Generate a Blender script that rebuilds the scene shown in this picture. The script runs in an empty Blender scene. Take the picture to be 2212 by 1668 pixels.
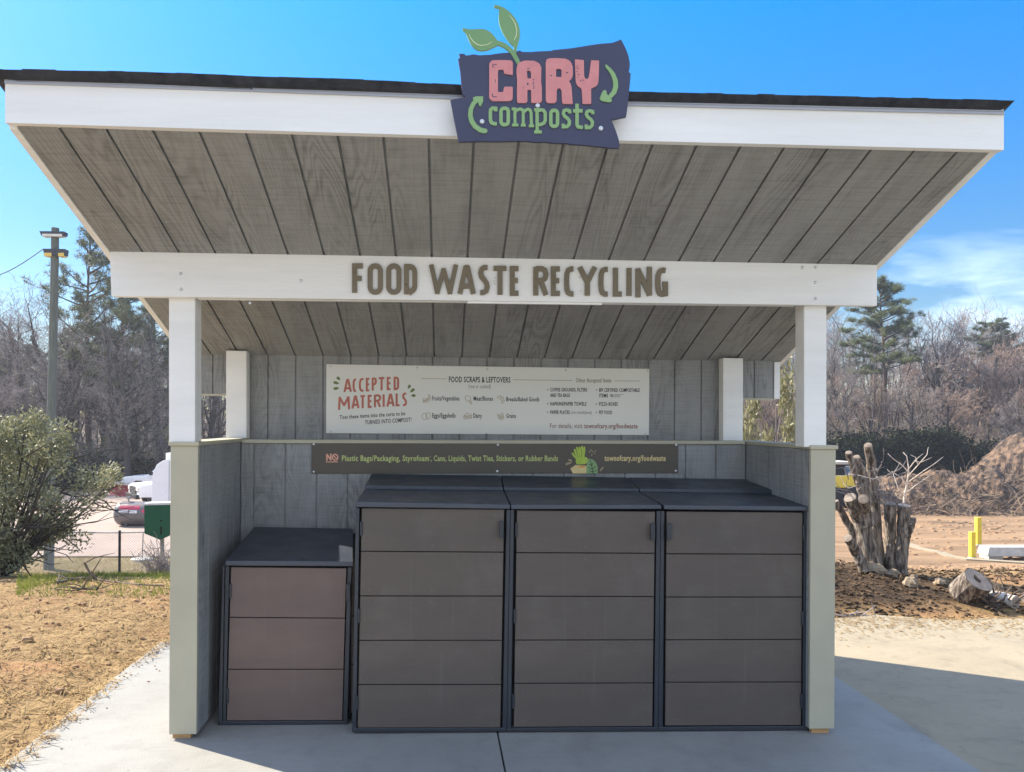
import bpy, bmesh, math, random
from mathutils import Vector, Matrix, noise
from mathutils.geometry import tessellate_polygon
S = bpy.context.scene
COL = S.collection
# ------------------------------------------------------------------ camera
F, PX, PY, IW, IH = 1700.0, 1018.0, 913.0, 2212.0, 1668.0
YAW, ROLL = 0.034, 0.0055
EYE = Vector((0.0, -4.25, 1.70))
fwd = Vector((math.sin(YAW), math.cos(YAW), 0))
rt0 = Vector((math.cos(YAW), -math.sin(YAW), 0))
up0 = Vector((0, 0, 1))
RT = rt0 * math.cos(ROLL) + up0 * math.sin(ROLL)
UP = up0 * math.cos(ROLL) - rt0 * math.sin(ROLL)
cam = bpy.data.cameras.new('camera')
cam.sensor_fit = 'HORIZONTAL'; cam.sensor_width = 36; cam.lens = 36 * F / IW
cam.shift_x = (IW / 2 - PX) / IW; cam.shift_y = (PY - IH / 2) / IW
cam.clip_start = 0.05; cam.clip_end = 3000
camo = bpy.data.objects.new('camera', cam); COL.objects.link(camo)
camo.matrix_world = Matrix(((RT.x, UP.x, -fwd.x, EYE.x), (RT.y, UP.y, -fwd.y, EYE.y), (RT.z, UP.z, -fwd.z, EYE.z), (0, 0, 0, 1)))
S.camera = camo
# ------------------------------------------------------------------ sky, sun, exposure
SUN_EL, SUN_DIR = math.radians(38.5), Vector((-0.862, 0.507, 0))      # towards the sun
W = bpy.data.worlds.new('World'); S.world = W; W.use_nodes = True
wn = W.node_tree; wn.nodes.clear()
def _n(t, **k):
    n = wn.nodes.new(t)
    for a, b in k.items(): setattr(n, a, b)
    return n
sky = _n('ShaderNodeTexSky', sky_type='NISHITA', sun_disc=False, sun_elevation=SUN_EL,
         sun_rotation=math.atan2(SUN_DIR.x, SUN_DIR.y), air_density=1.0, dust_density=0.25, ozone_density=2.0)
hsv = _n('ShaderNodeHueSaturation'); hsv.inputs['Saturation'].default_value = 1.52; hsv.inputs['Hue'].default_value = 0.505
tc = _n('ShaderNodeTexCoord'); mp = _n('ShaderNodeMapping'); mp.inputs['Scale'].default_value = (2.2, 2.2, 9.0)
mp.inputs['Rotation'].default_value = (0, 0.22, 0.3)
nz = _n('ShaderNodeTexNoise'); nz.inputs['Scale'].default_value = 1.6; nz.inputs['Detail'].default_value = 8; nz.inputs['Roughness'].default_value = 0.55
nz.inputs['Distortion'].default_value = 0.6
rp = _n('ShaderNodeMapRange'); rp.inputs['From Min'].default_value = 0.50; rp.inputs['From Max'].default_value = 0.95
sx = _n('ShaderNodeSeparateXYZ')
el = _n('ShaderNodeMapRange'); el.inputs['From Min'].default_value = 0.235; el.inputs['From Max'].default_value = 0.10
az = _n('ShaderNodeMapRange'); az.inputs['From Min'].default_value = 0.15; az.inputs['From Max'].default_value = 0.45
m1 = _n('ShaderNodeMath', operation='MULTIPLY'); m2 = _n('ShaderNodeMath', operation='MULTIPLY')
mx = _n('ShaderNodeMix', data_type='RGBA'); mx.inputs['B'].default_value = (8.2, 8.8, 9.6, 1)
bg = _n('ShaderNodeBackground'); bg.inputs['Strength'].default_value = 0.11
out = _n('ShaderNodeOutputWorld')
L = wn.links.new
L(tc.outputs['Generated'], mp.inputs['Vector']); L(mp.outputs['Vector'], nz.inputs['Vector']); L(nz.outputs['Fac'], rp.inputs['Value'])
L(tc.outputs['Generated'], sx.inputs[0]); L(sx.outputs['Z'], el.inputs['Value']); L(sx.outputs['X'], az.inputs['Value'])
L(rp.outputs[0], m1.inputs[0]); L(el.outputs[0], m1.inputs[1]); L(m1.outputs[0], m2.inputs[0]); L(az.outputs[0], m2.inputs[1])
ef = _n('ShaderNodeMapRange'); ef.interpolation_type = 'SMOOTHSTEP'; ef.inputs['From Min'].default_value = -0.02; ef.inputs['From Max'].default_value = 0.85
ef.inputs['To Min'].default_value = 0.30; ef.inputs['To Max'].default_value = 1.15; em = _n('ShaderNodeVectorMath', operation='SCALE')
L(sx.outputs['Z'], ef.inputs['Value']); L(sky.outputs[0], em.inputs[0]); L(ef.outputs[0], em.inputs['Scale']); L(em.outputs[0], hsv.inputs['Color']); L(hsv.outputs[0], mx.inputs['A']); L(m2.outputs[0], mx.inputs['Factor'])
# added bright cloud veil, unseen overhead and behind the viewer, as fill light
v1 = _n('ShaderNodeMapRange', interpolation_type='SMOOTHSTEP'); v1.inputs['From Min'].default_value = .55; v1.inputs['From Max'].default_value = .85
v2 = _n('ShaderNodeMapRange', interpolation_type='SMOOTHSTEP'); v2.inputs['From Min'].default_value = -.05; v2.inputs['From Max'].default_value = -.6
n2 = _n('ShaderNodeMapRange'); n2.inputs['From Min'].default_value = .3; n2.inputs['From Max'].default_value = .6; n2.inputs['To Min'].default_value = .35; n2.inputs['To Max'].default_value = .62
vm = _n('ShaderNodeMath', operation='MAXIMUM'); vf = _n('ShaderNodeMath', operation='MULTIPLY'); vx = _n('ShaderNodeMix', data_type='RGBA'); vx.inputs['B'].default_value = (4.2, 4.4, 4.75, 1)
L(sx.outputs['Z'], v1.inputs['Value']); L(sx.outputs['Y'], v2.inputs['Value']); L(v1.outputs[0], vm.inputs[0]); L(v2.outputs[0], vm.inputs[1]); L(nz.outputs['Fac'], n2.inputs['Value'])
L(vm.outputs[0], vf.inputs[0]); L(n2.outputs[0], vf.inputs[1]); L(vf.outputs[0], vx.inputs['Factor']); L(mx.outputs['Result'], vx.inputs['A'])
L(vx.outputs['Result'], bg.inputs['Color']); L(bg.outputs[0], out.inputs['Surface'])
sl = bpy.data.lights.new('sun', 'SUN'); sl.energy = 3.4; sl.angle = math.radians(0.53); sl.color = (1.0, 0.91, 0.77)
so = bpy.data.objects.new('sun', sl); COL.objects.link(so)
sdir = Vector((SUN_DIR.x * math.cos(SUN_EL), SUN_DIR.y * math.cos(SUN_EL), math.sin(SUN_EL)))
so.rotation_euler = sdir.to_track_quat('Z', 'Y').to_euler(); so.location = (-20, 12, 18)
S.view_settings.view_transform = 'Standard'; S.view_settings.look = 'None'
S.view_settings.exposure = 1.9; S.view_settings.gamma = 1.0; S.view_settings.use_curve_mapping = False
S.cycles.max_bounces = 8; S.cycles.diffuse_bounces = 5; S.cycles.glossy_bounces = 3; S.cycles.transparent_max_bounces = 6

# ------------------------------------------------------------------ picture point -> world point on a real plane
def ray(u, v):
    return (fwd + RT * ((u - PX) / F) + UP * ((PY - v) / F))
def P(u, v, Y):
    r = ray(u, v); return EYE + r * ((Y - EYE.y) / r.y)
def G(u, v, z=0.0):
    r = ray(u, v); return EYE + r * ((z - EYE.z) / r.z)
def z3(x, y): return (x / 2, 834 + y / 2)
def z4(x, y): return (1106 + x / 2, 834 + y / 2)
def z5(x, y): return (960.2 + .1968 * x, .1968 * y)
def z6(x, y): return (686.7 + .1703 * x, 771.8 + .1703 * y)
def z7(x, y): return (1045.2 + .1978 * x, 771.8 + .1978 * y)
def zd(x, y): return (656.3 + .3736 * x, 935.9 + .3736 * y)
def zb(x, y): return (717.1 + .3462 * x, 546.9 + .3462 * y)

# ------------------------------------------------------------------ mesh builder
OFF = {}
class MB:
    def __init__(s): s.v = []; s.f = []; s.m = []; s.k = 0
    def add(s, vs, fs, m=None):
        o = len(s.v); s.v += [tuple(p) for p in vs]
        for f in fs: s.f.append(tuple(i + o for i in f)); s.m.append(s.k if m is None else m)
    def box(s, a, b, m=None):
        x0, y0, z0 = a; x1, y1, z1 = b
        s.hexa([(x0,y0,z0),(x1,y0,z0),(x1,y1,z0),(x0,y1,z0)], [(x0,y0,z1),(x1,y0,z1),(x1,y1,z1),(x0,y1,z1)], m)
    def hexa(s, lo, hi, m=None):
        s.add(list(lo) + list(hi), [(3,2,1,0),(4,5,6,7),(0,1,5,4),(1,2,6,5),(2,3,7,6),(3,0,4,7)], m)
    def front(s, c, Y, depth, m=None):
        """c: four picture corners TL TR BR BL of a face standing on plane Y, made a solid `depth` thick"""
        q = [P(u, v, Y) for u, v in c]; e = Vector((0, depth, 0))
        s.hexa([q[3], q[2], q[2] + e, q[3] + e], [q[0], q[1], q[1] + e, q[0] + e], m)
    def prism3(s, conts, e, m=None):
        """conts: 3-D contours (outer first, then holes) in one plane; e: extrusion vector"""
        conts = [[Vector(p) for p in c] for c in conts]
        flat = [p for c in conts for p in c]; n = len(flat)
        tri = tessellate_polygon(conts)
        fs = []
        e = Vector(e)
        for t in tri:
            a, b, c = (flat[i] for i in t)
            if (b - a).cross(c - a).dot(e) > 0: t = (t[0], t[2], t[1])
            fs.append(tuple(t)); fs.append((t[0] + n, t[2] + n, t[1] + n))
        o = 0
        for c in conts:
            k = len(c)
            for i in range(k): fs.append((o + i, o + (i + 1) % k, o + (i + 1) % k + n, o + i + n))
            o += k
        s.add(flat + [p + e for p in flat], fs, m)
    def flat(s, conts, Y, depth=0.002, m=None):
        s.prism3([[P(u, v, Y) for u, v in c] for c in conts], (0, depth, 0), m)
    def tube(s, pts, rad, n=6, cap=True, m=None):
        pts = [Vector(p) for p in pts]; k = len(pts)
        if not hasattr(rad, '__len__'): rad = [rad] * k
        o = len(s.v); vs = []; fs = []
        d = (pts[1] - pts[0]).normalized()
        a = d.orthogonal().normalized()
        for i in range(k):
            if i: d = (pts[min(i + 1, k - 1)] - pts[i - 1]).normalized()
            a = (a - d * a.dot(d))
            a = a.normalized() if a.length > 1e-6 else d.orthogonal().normalized()
            b = d.cross(a)
            for j in range(n):
                t = 2 * math.pi * j / n; vs.append(pts[i] + (a * math.cos(t) + b * math.sin(t)) * rad[i])
        for i in range(k - 1):
            for j in range(n): fs.append((i*n + j, i*n + (j+1) % n, (i+1)*n + (j+1) % n, (i+1)*n + j))
        if cap: fs += [tuple(range(n - 1, -1, -1)), tuple((k-1)*n + j for j in range(n))]
        s.add(vs, fs, m)
    def lathe(s, prof, axis_o, axis_d, n=24, m=None):
        o = Vector(axis_o); d = Vector(axis_d).normalized(); a = d.orthogonal().normalized(); b = d.cross(a)
        vs = []; fs = []; k = len(prof)
        for r, h in prof:
            for j in range(n):
                t = 2*math.pi*j/n; vs.append(o + d*h + (a*math.cos(t) + b*math.sin(t))*r)
        for i in range(k-1):
            for j in range(n): fs.append((i*n+j, i*n+(j+1) % n, (i+1)*n+(j+1) % n, (i+1)*n+j))
        fs += [tuple(range(n-1, -1, -1)), tuple((k-1)*n+j for j in range(n))]
        s.add(vs, fs, m)
    def blob(s, c, r, rnd, nu=8, nv=5, j=.2, m=None):
        c = Vector(c); vs = []; fs = []
        for i in range(nv + 1):
            for k in range(nu):
                a = math.pi * i / nv; b = 2 * math.pi * k / nu
                q = 1 + rnd.uniform(-j, j) if 0 < i < nv else 1
                vs.append(c + Vector((math.sin(a)*math.cos(b)*r[0]*q, math.sin(a)*math.sin(b)*r[1]*q, math.cos(a)*r[2]*q)))
        for i in range(nv):
            for k in range(nu): fs.append((i*nu+k, (i+1)*nu+k, (i+1)*nu+(k+1) % nu, i*nu+(k+1) % nu))
        s.add(vs, fs, m)
    def build(s, name, mats, parent=None, smooth=False, bevel=0, local=False):
        off = Vector((0, 0, 0))
        if parent is not None and not local: off = OFF.get(parent.name, off)
        me = bpy.data.meshes.new(name)
        vs = s.v if off.length == 0 else [(x - off.x, y - off.y, z - off.z) for x, y, z in s.v]
        me.from_pydata(vs, [], s.f)
        if not isinstance(mats, (list, tuple)): mats = [mats]
        for q in mats: me.materials.append(q)
        if len(mats) > 1: me.polygons.foreach_set('material_index', s.m)
        if smooth: me.polygons.foreach_set('use_smooth', [True] * len(s.f))
        me.update()
        o = bpy.data.objects.new(name, me); COL.objects.link(o)
        if parent is not None: o.parent = parent
        OFF[o.name] = off
        if bevel:
            b = o.modifiers.new('edge', 'BEVEL'); b.width = bevel; b.segments = 2; b.limit_method = 'ANGLE'; b.angle_limit = math.radians(40)
            b.harden_normals = False
        return o
def tag(o, label=None, cat=None, group=None, kind=None):
    for k, v in (('label', label), ('category', cat), ('group', group), ('kind', kind)):
        if v: o[k] = v
    return o
def thing(name, label, cat, loc=(0, 0, 0), rz=0, group=None):
    o = bpy.data.objects.new(name, None); COL.objects.link(o); o.location = loc; o.rotation_euler = (0, 0, rz)
    o.empty_display_size = .2; OFF[o.name] = Vector(loc)
    return tag(o, label, cat, group)
def copy_tree(o, parent=None):
    c = o.copy(); COL.objects.link(c)
    if parent is not None: c.parent = parent
    for ch in list(o.children): copy_tree(ch, c)
    return c
def sstep(a, b, x):
    t = min(1, max(0, (x - a) / (b - a))); return t * t * (3 - 2 * t)

# ------------------------------------------------------------------ materials
class NT:
    def __init__(s, name):
        s.mat = bpy.data.materials.new(name); s.mat.use_nodes = True; s.t = s.mat.node_tree; s.t.nodes.clear()
        s.o = s.n('ShaderNodeOutputMaterial'); s.b = s.n('ShaderNodeBsdfPrincipled'); s.l(s.b.outputs[0], s.o.inputs[0])
    def n(s, t, ins=None, **k):
        q = s.t.nodes.new(t)
        for a, b in k.items(): setattr(q, a, b)
        for a, b in (ins or {}).items():
            if hasattr(b, 'is_linked'): s.l(b, q.inputs[a])
            else: q.inputs[a].default_value = b
        return q
    def l(s, a, b): s.t.links.new(a, b)
    def math(s, op, a, b=0.0):
        return s.n('ShaderNodeMath', {0: a, 1: b}, operation=op).outputs[0]
    def noise(s, vec, scale, detail=5, rough=.55, dist=0):
        return s.n('ShaderNodeTexNoise', {'Vector': vec, 'Scale': scale, 'Detail': detail, 'Roughness': rough, 'Distortion': dist}).outputs['Fac']
    def rng(s, v, a, b, c=0., d=1.):
        return s.n('ShaderNodeMapRange', {'Value': v, 'From Min': a, 'From Max': b, 'To Min': c, 'To Max': d}).outputs[0]
    def mix(s, f, a, b):
        q = s.n('ShaderNodeMix', data_type='RGBA')
        for i, x in (('Factor', f), ('A', a), ('B', b)):
            if hasattr(x, 'is_linked'): s.l(x, q.inputs[i])
            else: q.inputs[i].default_value = x if i == 'Factor' else (*x, 1)
        return q.outputs['Result']
    def obj(s): return s.n('ShaderNodeTexCoord').outputs['Object']
    def scl(s, v, sc): return s.n('ShaderNodeMapping', {'Vector': v, 'Scale': sc}).outputs[0]
    def bump(s, h, dist, strength=1.0):
        s.l(s.n('ShaderNodeBump', {'Height': h, 'Distance': dist, 'Strength': strength}).outputs[0], s.b.inputs['Normal'])
    def fin(s, col, rough=.7, spec=.5, metal=0.):
        for i, x in (('Base Color', col), ('Roughness', rough), ('Specular IOR Level', spec), ('Metallic', metal)):
            if hasattr(x, 'is_linked'): s.l(x, s.b.inputs[i])
            else: s.b.inputs[i].default_value = (*x, 1) if i == 'Base Color' else x
        return s.mat
def mat(name, c1, c2=None, scale=6, rough=.7, bump=0, bscale=None, metal=0, spec=.4, stretch=None, lo=.35, hi=.65):
    t = NT(name); v = t.obj()
    if stretch: v = t.scl(v, stretch)
    if c2 is None: c2 = tuple(x * .82 for x in c1)
    f = t.noise(v, scale, 7, .6)
    if bump: t.bump(t.noise(v, bscale or scale * 3, 6, .6), bump)
    r = t.rng(t.noise(v, scale * 2.3, 3), .3, .7, max(.02, rough - .07), min(1, rough + .07))
    return t.fin(t.mix(t.rng(f, lo, hi), c1, c2), r, spec, metal)
def random_tint(name, c1, c2, rough=.7, spec=.3, trans=0.0, scale=1.2):
    """colour varies from leaf to leaf and from clump to clump"""
    t = NT(name)
    geo = t.n('ShaderNodeNewGeometry')
    f = t.math('ADD', t.math('MULTIPLY', geo.outputs['Random Per Island'], .65), t.math('MULTIPLY', t.rng(t.noise(t.obj(), scale, 3), .3, .7), .45))
    m = t.fin(t.mix(f, c1, c2), rough, spec)
    if trans:
        tr = t.n('ShaderNodeBsdfTranslucent'); t.l(t.mix(f, c1, c2), tr.inputs['Color'])
        mx = t.n('ShaderNodeMixShader', {0: trans, 1: t.b.outputs[0], 2: tr.outputs[0]}); t.l(mx.outputs[0], t.o.inputs[0])
    return m
def siding(name, across, c=(.276, .279, .27)):
    """rough-sawn grooved plywood under olive-grey stain"""
    t = NT(name); q = t.n('ShaderNodeSeparateXYZ', {0: t.obj()})
    a = q.outputs[across]
    l_ = t.math('ADD', q.outputs['Z'], q.outputs['Y']) if across == 'X' else q.outputs['Z']
    bid = t.math('FLOOR', t.math('DIVIDE', a, .376)); wn_ = t.n('ShaderNodeTexWhiteNoise', noise_dimensions='1D'); t.l(bid, wn_.inputs['W'])
    off = t.math('MULTIPLY', wn_.outputs[0], 40.)
    vec = t.n('ShaderNodeCombineXYZ', {0: t.math('MULTIPLY', a, 5.), 1: t.math('MULTIPLY', l_, .9), 2: off}).outputs[0]
    n1 = t.noise(vec, 1.0, 2.5, .45, .35)
    ring = t.math('PINGPONG', t.math('MULTIPLY', n1, 23.), .5)
    rings = t.rng(ring, .0, .34, 1., 0.)
    msk = t.rng(t.noise(t.n('ShaderNodeCombineXYZ', {0: t.math('MULTIPLY', a, 1.1), 1: t.math('MULTIPLY', l_, .8), 2: off}).outputs[0], 1.3, 2), .38, .62)
    saw = t.noise(t.n('ShaderNodeCombineXYZ', {0: t.math('MULTIPLY', a, 4.), 1: t.math('MULTIPLY', l_, 95.), 2: 0.}).outputs[0], 1., 4, .6)
    fib = t.noise(t.n('ShaderNodeCombineXYZ', {0: t.math('MULTIPLY', a, 120.), 1: t.math('MULTIPLY', l_, 5.), 2: 0.}).outputs[0], 1., 3, .6)
    blot = t.noise(t.n('ShaderNodeCombineXYZ', {0: t.math('MULTIPLY', a, 9.), 1: t.math('MULTIPLY', l_, 3.2), 2: off}).outputs[0], 1., 5, .62)
    d = t.math('ADD', t.math('MULTIPLY', t.math('MULTIPLY', rings, msk), .46), t.math('MULTIPLY', t.rng(saw, .45, .75), .36))
    d = t.math('ADD', d, t.math('MULTIPLY', t.rng(blot, .48, .72), .42)); d = t.math('ADD', d, t.math('MULTIPLY', t.rng(fib, .4, .7), .12))
    col = t.mix(t.math('MINIMUM', d, 1.), tuple(x * 1.12 for x in c), tuple(x * .52 for x in c))
    t.bump(t.math('ADD', t.math('MULTIPLY', saw, .5), t.math('ADD', t.math('MULTIPLY', fib, .6), t.math('MULTIPLY', rings, -.35))), .003, .8)
    return t.fin(col, .78, .25)
M = {}
M['siding'] = siding('stained_plywood', 'X'); M['siding_side'] = siding('stained_plywood_side', 'Y')
M['trim'] = mat('olive_painted_trim', (.455, .42, .305), (.41, .38, .28), 3, .55, .0015, 60)
M['white'] = mat('white_painted_timber', (.84, .83, .79), (.77, .76, .72), 2.2, .5, .0022, 30, stretch=(.5, 5, 5))
M['drip'] = mat('white_drip_edge_metal', (.40, .42, .47), (.36, .38, .43), 4, .35, metal=.2)
M['shingle'] = mat('asphalt_shingle', (.016, .018, .024), (.04, .041, .047), 18, .9, .006, 90)
M['rawwood'] = mat('raw_timber', (.55, .33, .15), (.42, .24, .10), 9, .7, stretch=(1, 1, 6))
M['steel'] = mat('charcoal_powder_coat', (.030, .036, .046), (.024, .029, .037), 5, .42, .0006, 300, spec=.5)
M['lid'] = mat('charcoal_lid_board', (.036, .046, .066), (.029, .037, .054), 3, .40, .0008, 60, spec=.7)
M['dark'] = mat('black_gap', (.006, .006, .007), None, 4, .8)
def board_mat(name, c1, c2):
    t = NT(name); v = t.obj(); c = t.mix(t.rng(t.noise(t.scl(v, (.6, 1, 2.5)), 1.3, 6, .6), .35, .65), c1, c2)
    grain = t.noise(t.scl(v, (2.5, 1, 90)), 2, 4, .6); c = t.mix(t.math('MULTIPLY', t.rng(grain, .4, .75), .25), c, tuple(x * .68 for x in c1))
    dust = t.math('MULTIPLY', t.rng(t.noise(v, 3.1, 7, .65, .4), .52, .72), .16); c = t.mix(dust, c, (.22, .195, .17))
    run = t.math('MULTIPLY', t.rng(t.noise(t.scl(v, (26, 26, .9)), 1., 4, .6), .62, .75), .14); c = t.mix(run, c, (.21, .19, .17))
    t.bump(t.math('ADD', t.math('MULTIPLY', grain, .7), t.noise(v, 160, 3)), .0012)
    return t.fin(c, t.rng(t.noise(v, 5, 4), .3, .7, .4, .62), .4)
M['board'] = board_mat('brown_composite_board', (.112, .089, .072), (.088, .073, .062))
M['boardlit'] = board_mat('warm_lit_composite_board', (.165, .114, .094), (.125, .09, .077))  # same board as the tall bins, with warmer light put into the colour
M['screw'] = mat('zinc_screw', (.62, .62, .62), (.5, .5, .5), 30, .3, metal=.8)
M['bscrew'] = mat('brown_screw', (.17, .15, .135), None, 30, .4, metal=.4)
M['signwhite'] = mat('cream_sign_face', (.74, .73, .66), (.71, .70, .63), 1.2, .42)
M['signbrown'] = mat('brown_sign_face', (.088, .074, .055), (.078, .066, .05), 1.5, .4)
M['navy'] = mat('navy_sign_face', (.048, .052, .098), (.042, .046, .086), 2.0, .5)
M['pink'] = mat('pink_letter', (.62, .245, .235), (.56, .215, .21), 25, .55)
M['leafgreen'] = mat('sign_green', (.245, .40, .165), (.225, .37, .15), 8, .5)
M['leafdark'] = mat('sign_leaf_green', (.175, .32, .135), (.165, .30, .125), 3, .5)
M['signline'] = mat('sign_pale_line', (.62, .70, .42), None, 8, .5)
M['ink'] = mat('black_print', (.022, .021, .020), None, 8, .5)
M['greyink'] = mat('grey_print', (.20, .19, .17), None, 8, .5)
M['redink'] = mat('red_print', (.52, .16, .105), (.44, .13, .09), 12, .5)
M['rustink'] = mat('rust_print', (.30, .12, .085), None, 12, .5)
M['greenink'] = mat('green_print', (.16, .22, .06), None, 12, .5)
M['oliveink'] = mat('olive_print', (.25, .22, .11), None, 12, .5)
M['tanink'] = mat('tan_print', (.44, .34, .20), None, 12, .5)
M['palegreen'] = mat('pale_green_print', (.52, .58, .20), None, 12, .5)
M['salmon'] = mat('salmon_print', (.80, .40, .28), None, 12, .5)
M['yellowink'] = mat('yellow_print', (.80, .62, .28), None, 12, .5)
M['orangeink'] = mat('orange_print', (.75, .38, .09), (.70, .30, .06), 12, .5)
M['limeink'] = mat('lime_print', (.46, .58, .08), (.36, .50, .06), 20, .5)
M['bronze'] = mat('brown_letter_face', (.185, .15, .092), (.155, .125, .078), 6, .45)
M['film'] = mat('letter_film_print', (.035, .035, .04), None, 30, .5)
# ================================================================== the setting
def h(x, y):
    r = sstep(-3, 3, x)
    t = max(0.0, y - 3.6); t = t * t / (t + 1.2)
    drop = (1 - r) * min(.195 * t, 2.7) + r * min(.178 * t, 3.55)
    z = -.045 - drop
    z += r * sstep(52, 110, y) * 8.0 + (1 - r) * sstep(60, 140, y) * 5.0
    if y > 7: z += .10 * min(1, (y - 7) / 10) * (noise.noise((x * .13, y * .13, 3.1)) + .5 * noise.noise((x * .5, y * .5, 7)))
    near = sstep(2.75, 3.6, x) * sstep(2.5, 3.3, y) * (1 - sstep(5.5, 9, y))
    z += near * (.10 + .20 * sstep(6.2, 2.8, x) * sstep(2.9, 4.2, y)) * (1 + .6 * noise.noise((x * 1.3, y * 1.3, 5)))
    lf = sstep(-2.25, -2.7, x) * (1 - sstep(6, 9, y))
    z += lf * (.035 + .05 * noise.noise((x * 1.7, y * 1.7, 1)) + .025 * noise.noise((x * 5, y * 5, 2)))
    if 2.2 < x: z -= .03 * sstep(3.2, 2.4, y)
    return z
def terrain():
    xs = sorted(set([round(18 * math.sinh(i / 120 * 3.9) / math.sinh(3.9) * 10, 4) for i in range(-120, 121)]))
    ys = [-30, -20, -14, -10, -8]
    y = -6.0
    while y < 190: ys.append(y); y += .11 if y < 7 else .02 * y
    mb = MB(); n = len(xs)
    mb.add([(x, y, h(x, y)) for y in ys for x in xs], [(j*n+i, j*n+i+1, (j+1)*n+i+1, (j+1)*n+i) for j in range(len(ys)-1) for i in range(n-1)])
    t = NT('earth'); v = t.obj(); q = t.n('ShaderNodeSeparateXYZ', {0: v})
    clay = t.mix(t.rng(t.noise(v, 1.3, 8, .65), .35, .65), (.36, .205, .10), (.20, .115, .058))
    straw = t.mix(t.rng(t.noise(v, 9, 8, .7), .35, .65), (.37, .25, .118), (.145, .09, .042))
    near = t.mix(t.rng(t.noise(v, .9, 6, .65, .4), .36, .5), clay, straw)
    shaded_soil = t.mix(t.rng(t.noise(v, 11, 7, .7), .35, .65), (.03, .022, .016), (.095, .063, .038))  # dark soil, deepened by painting in the shadow of the sawn trunks
    sm = t.math('MULTIPLY', t.rng(t.math('ADD', q.outputs['X'], t.math('MULTIPLY', t.noise(v, .8, 5, .6), 1.6)), 6.6, 5.4), t.math('MULTIPLY', t.rng(q.outputs['X'], 1.5, 2.2), t.rng(t.math('ADD', q.outputs['Y'], t.noise(v, 1.4, 5, .6)), 3.25, 3.6)))
    near = t.mix(sm, near, shaded_soil)
    lot = t.mix(t.rng(t.noise(t.scl(v, (.25, 1.2, 1)), .8, 7, .65), .38, .62), (.33, .215, .125), (.20, .132, .078))
    lawn = t.mix(t.rng(t.noise(v, .55, 6, .6), .4, .6), (.26, .195, .105), (.17, .135, .065))
    woods = t.mix(t.rng(t.noise(v, 2, 6, .6), .4, .6), (.17, .13, .09), (.10, .08, .055))
    far = t.mix(t.rng(q.outputs['X'], -2., 2.), lawn, lot)
    c = t.mix(t.rng(q.outputs['Y'], 5., 8.), near, far)
    c = t.mix(t.rng(q.outputs['Y'], 52., 60.), c, woods)
    t.bump(t.noise(v, 14, 8, .7), .03)
    o = mb.build('ground', t.fin(c, .95, .1), smooth=True); tag(o, kind='structure')
terrain()
def concrete(name, c1, c2, stain):
    t = NT(name); v = t.obj()
    a = t.noise(v, .9, 8, .6); b = t.noise(v, 7, 6, .65); sp = t.noise(t.scl(v, (1, 14, 1)), 5, 4, .6)
    c = t.mix(t.rng(a, .32, .68), c1, c2)
    c = t.mix(t.math('MULTIPLY', t.rng(b, .5, .75), .35), c, stain)
    c = t.mix(t.math('MULTIPLY', t.rng(t.noise(t.scl(v, (1, .6, 1)), 2.1, 5, .6, .5), .6, .75), .4), c, stain)
    spot = t.rng(t.noise(v, 26, 4, .6), .66, .74); c = t.mix(t.math('MULTIPLY', spot, .5), c, tuple(x * .6 for x in stain))
    broom = t.noise(t.scl(v, (1.5, 60, 1)), 3, 3, .6); c = t.mix(t.math('MULTIPLY', t.rng(broom, .45, .7), .22), c, stain)
    t.bump(t.math('ADD', t.math('MULTIPLY', t.math('ADD', sp, broom), .7), t.noise(v, 140, 3)), .003)
    return t.fin(c, .85, .3)
M['slab'] = concrete('broom_finished_concrete', (.33, .32, .285), (.265, .255, .23), (.185, .175, .155))
M['asphalt'] = concrete('weathered_paving', (.37, .31, .21), (.29, .245, .17), (.13, .115, .09))
M['road'] = concrete('pale_road', (.36, .27, .215), (.30, .23, .185), (.22, .17, .14))
def slab():
    mb = MB(); g0 = G(1075, 1582); g1 = G(1092, 1668); d = (g1 - g0) / (g0.y - g1.y)
    a = g0 + d * (g0.y - 1.9); b = g0 + d * (g0.y + 9); w = .004
    rnd = random.Random(4)
    ys = [-9 + i * (10.9 / 60) for i in range(61)]
    left = [(-2.17 + rnd.uniform(-.012, .012), y) for y in ys]
    def pr(poly):
        mb.prism3([[(x, y, 0) for x, y in poly]], (0, 0, -.12))
    pr(left + [(a.x - w, 1.9), (b.x - w, -9)])
    pr([(b.x + w, -9), (a.x + w, 1.9), (2.645, 1.9), (2.645, -9)])
    pr([(-14, -30), (-14, -9.004), (14, -9.004), (14, -30)])  # unseen wide apron, added to bounce light onto the shelter front
    o = mb.build('pavement', M['slab'], bevel=.006); tag(o, kind='structure')
    mb = MB(); mb.box((g0.x - .3, -9, -.1), (g0.x + .3, 1.9, -.012)); o = mb.build('pavement_joint', M['dark']); tag(o, kind='structure')
    mb = MB(); rnd = random.Random(9)
    pts = [(2.652, -9), (16, -9)] + [(16 - i * .22, 2.62 + rnd.uniform(-.07, .07) + .10 * noise.noise((i * .3, 0, 0))) for i in range(62)]
    pts = [p for p in pts if p[0] > 2.66 or p[1] < 0] + [(2.652, 2.6)]
    mb.prism3([[(x, y, -.012) for x, y in pts]], (0, 0, -.1))
    o = mb.build('parking_lot', M['asphalt']); tag(o, kind='structure')
    mb = MB(); xs = [-91 + i * 3 for i in range(31)]; yy = [21.5 + i * 2.1 for i in range(12)]; n = len(xs)
    mb.add([(x, y + .05 * x * 0, h(x, y) + .05) for y in yy for x in xs], [(j*n+i, j*n+i+1, (j+1)*n+i+1, (j+1)*n+i) for j in range(11) for i in range(n-1)])
    o = mb.build('road', M['road']); tag(o, kind='structure')
slab()

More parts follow.
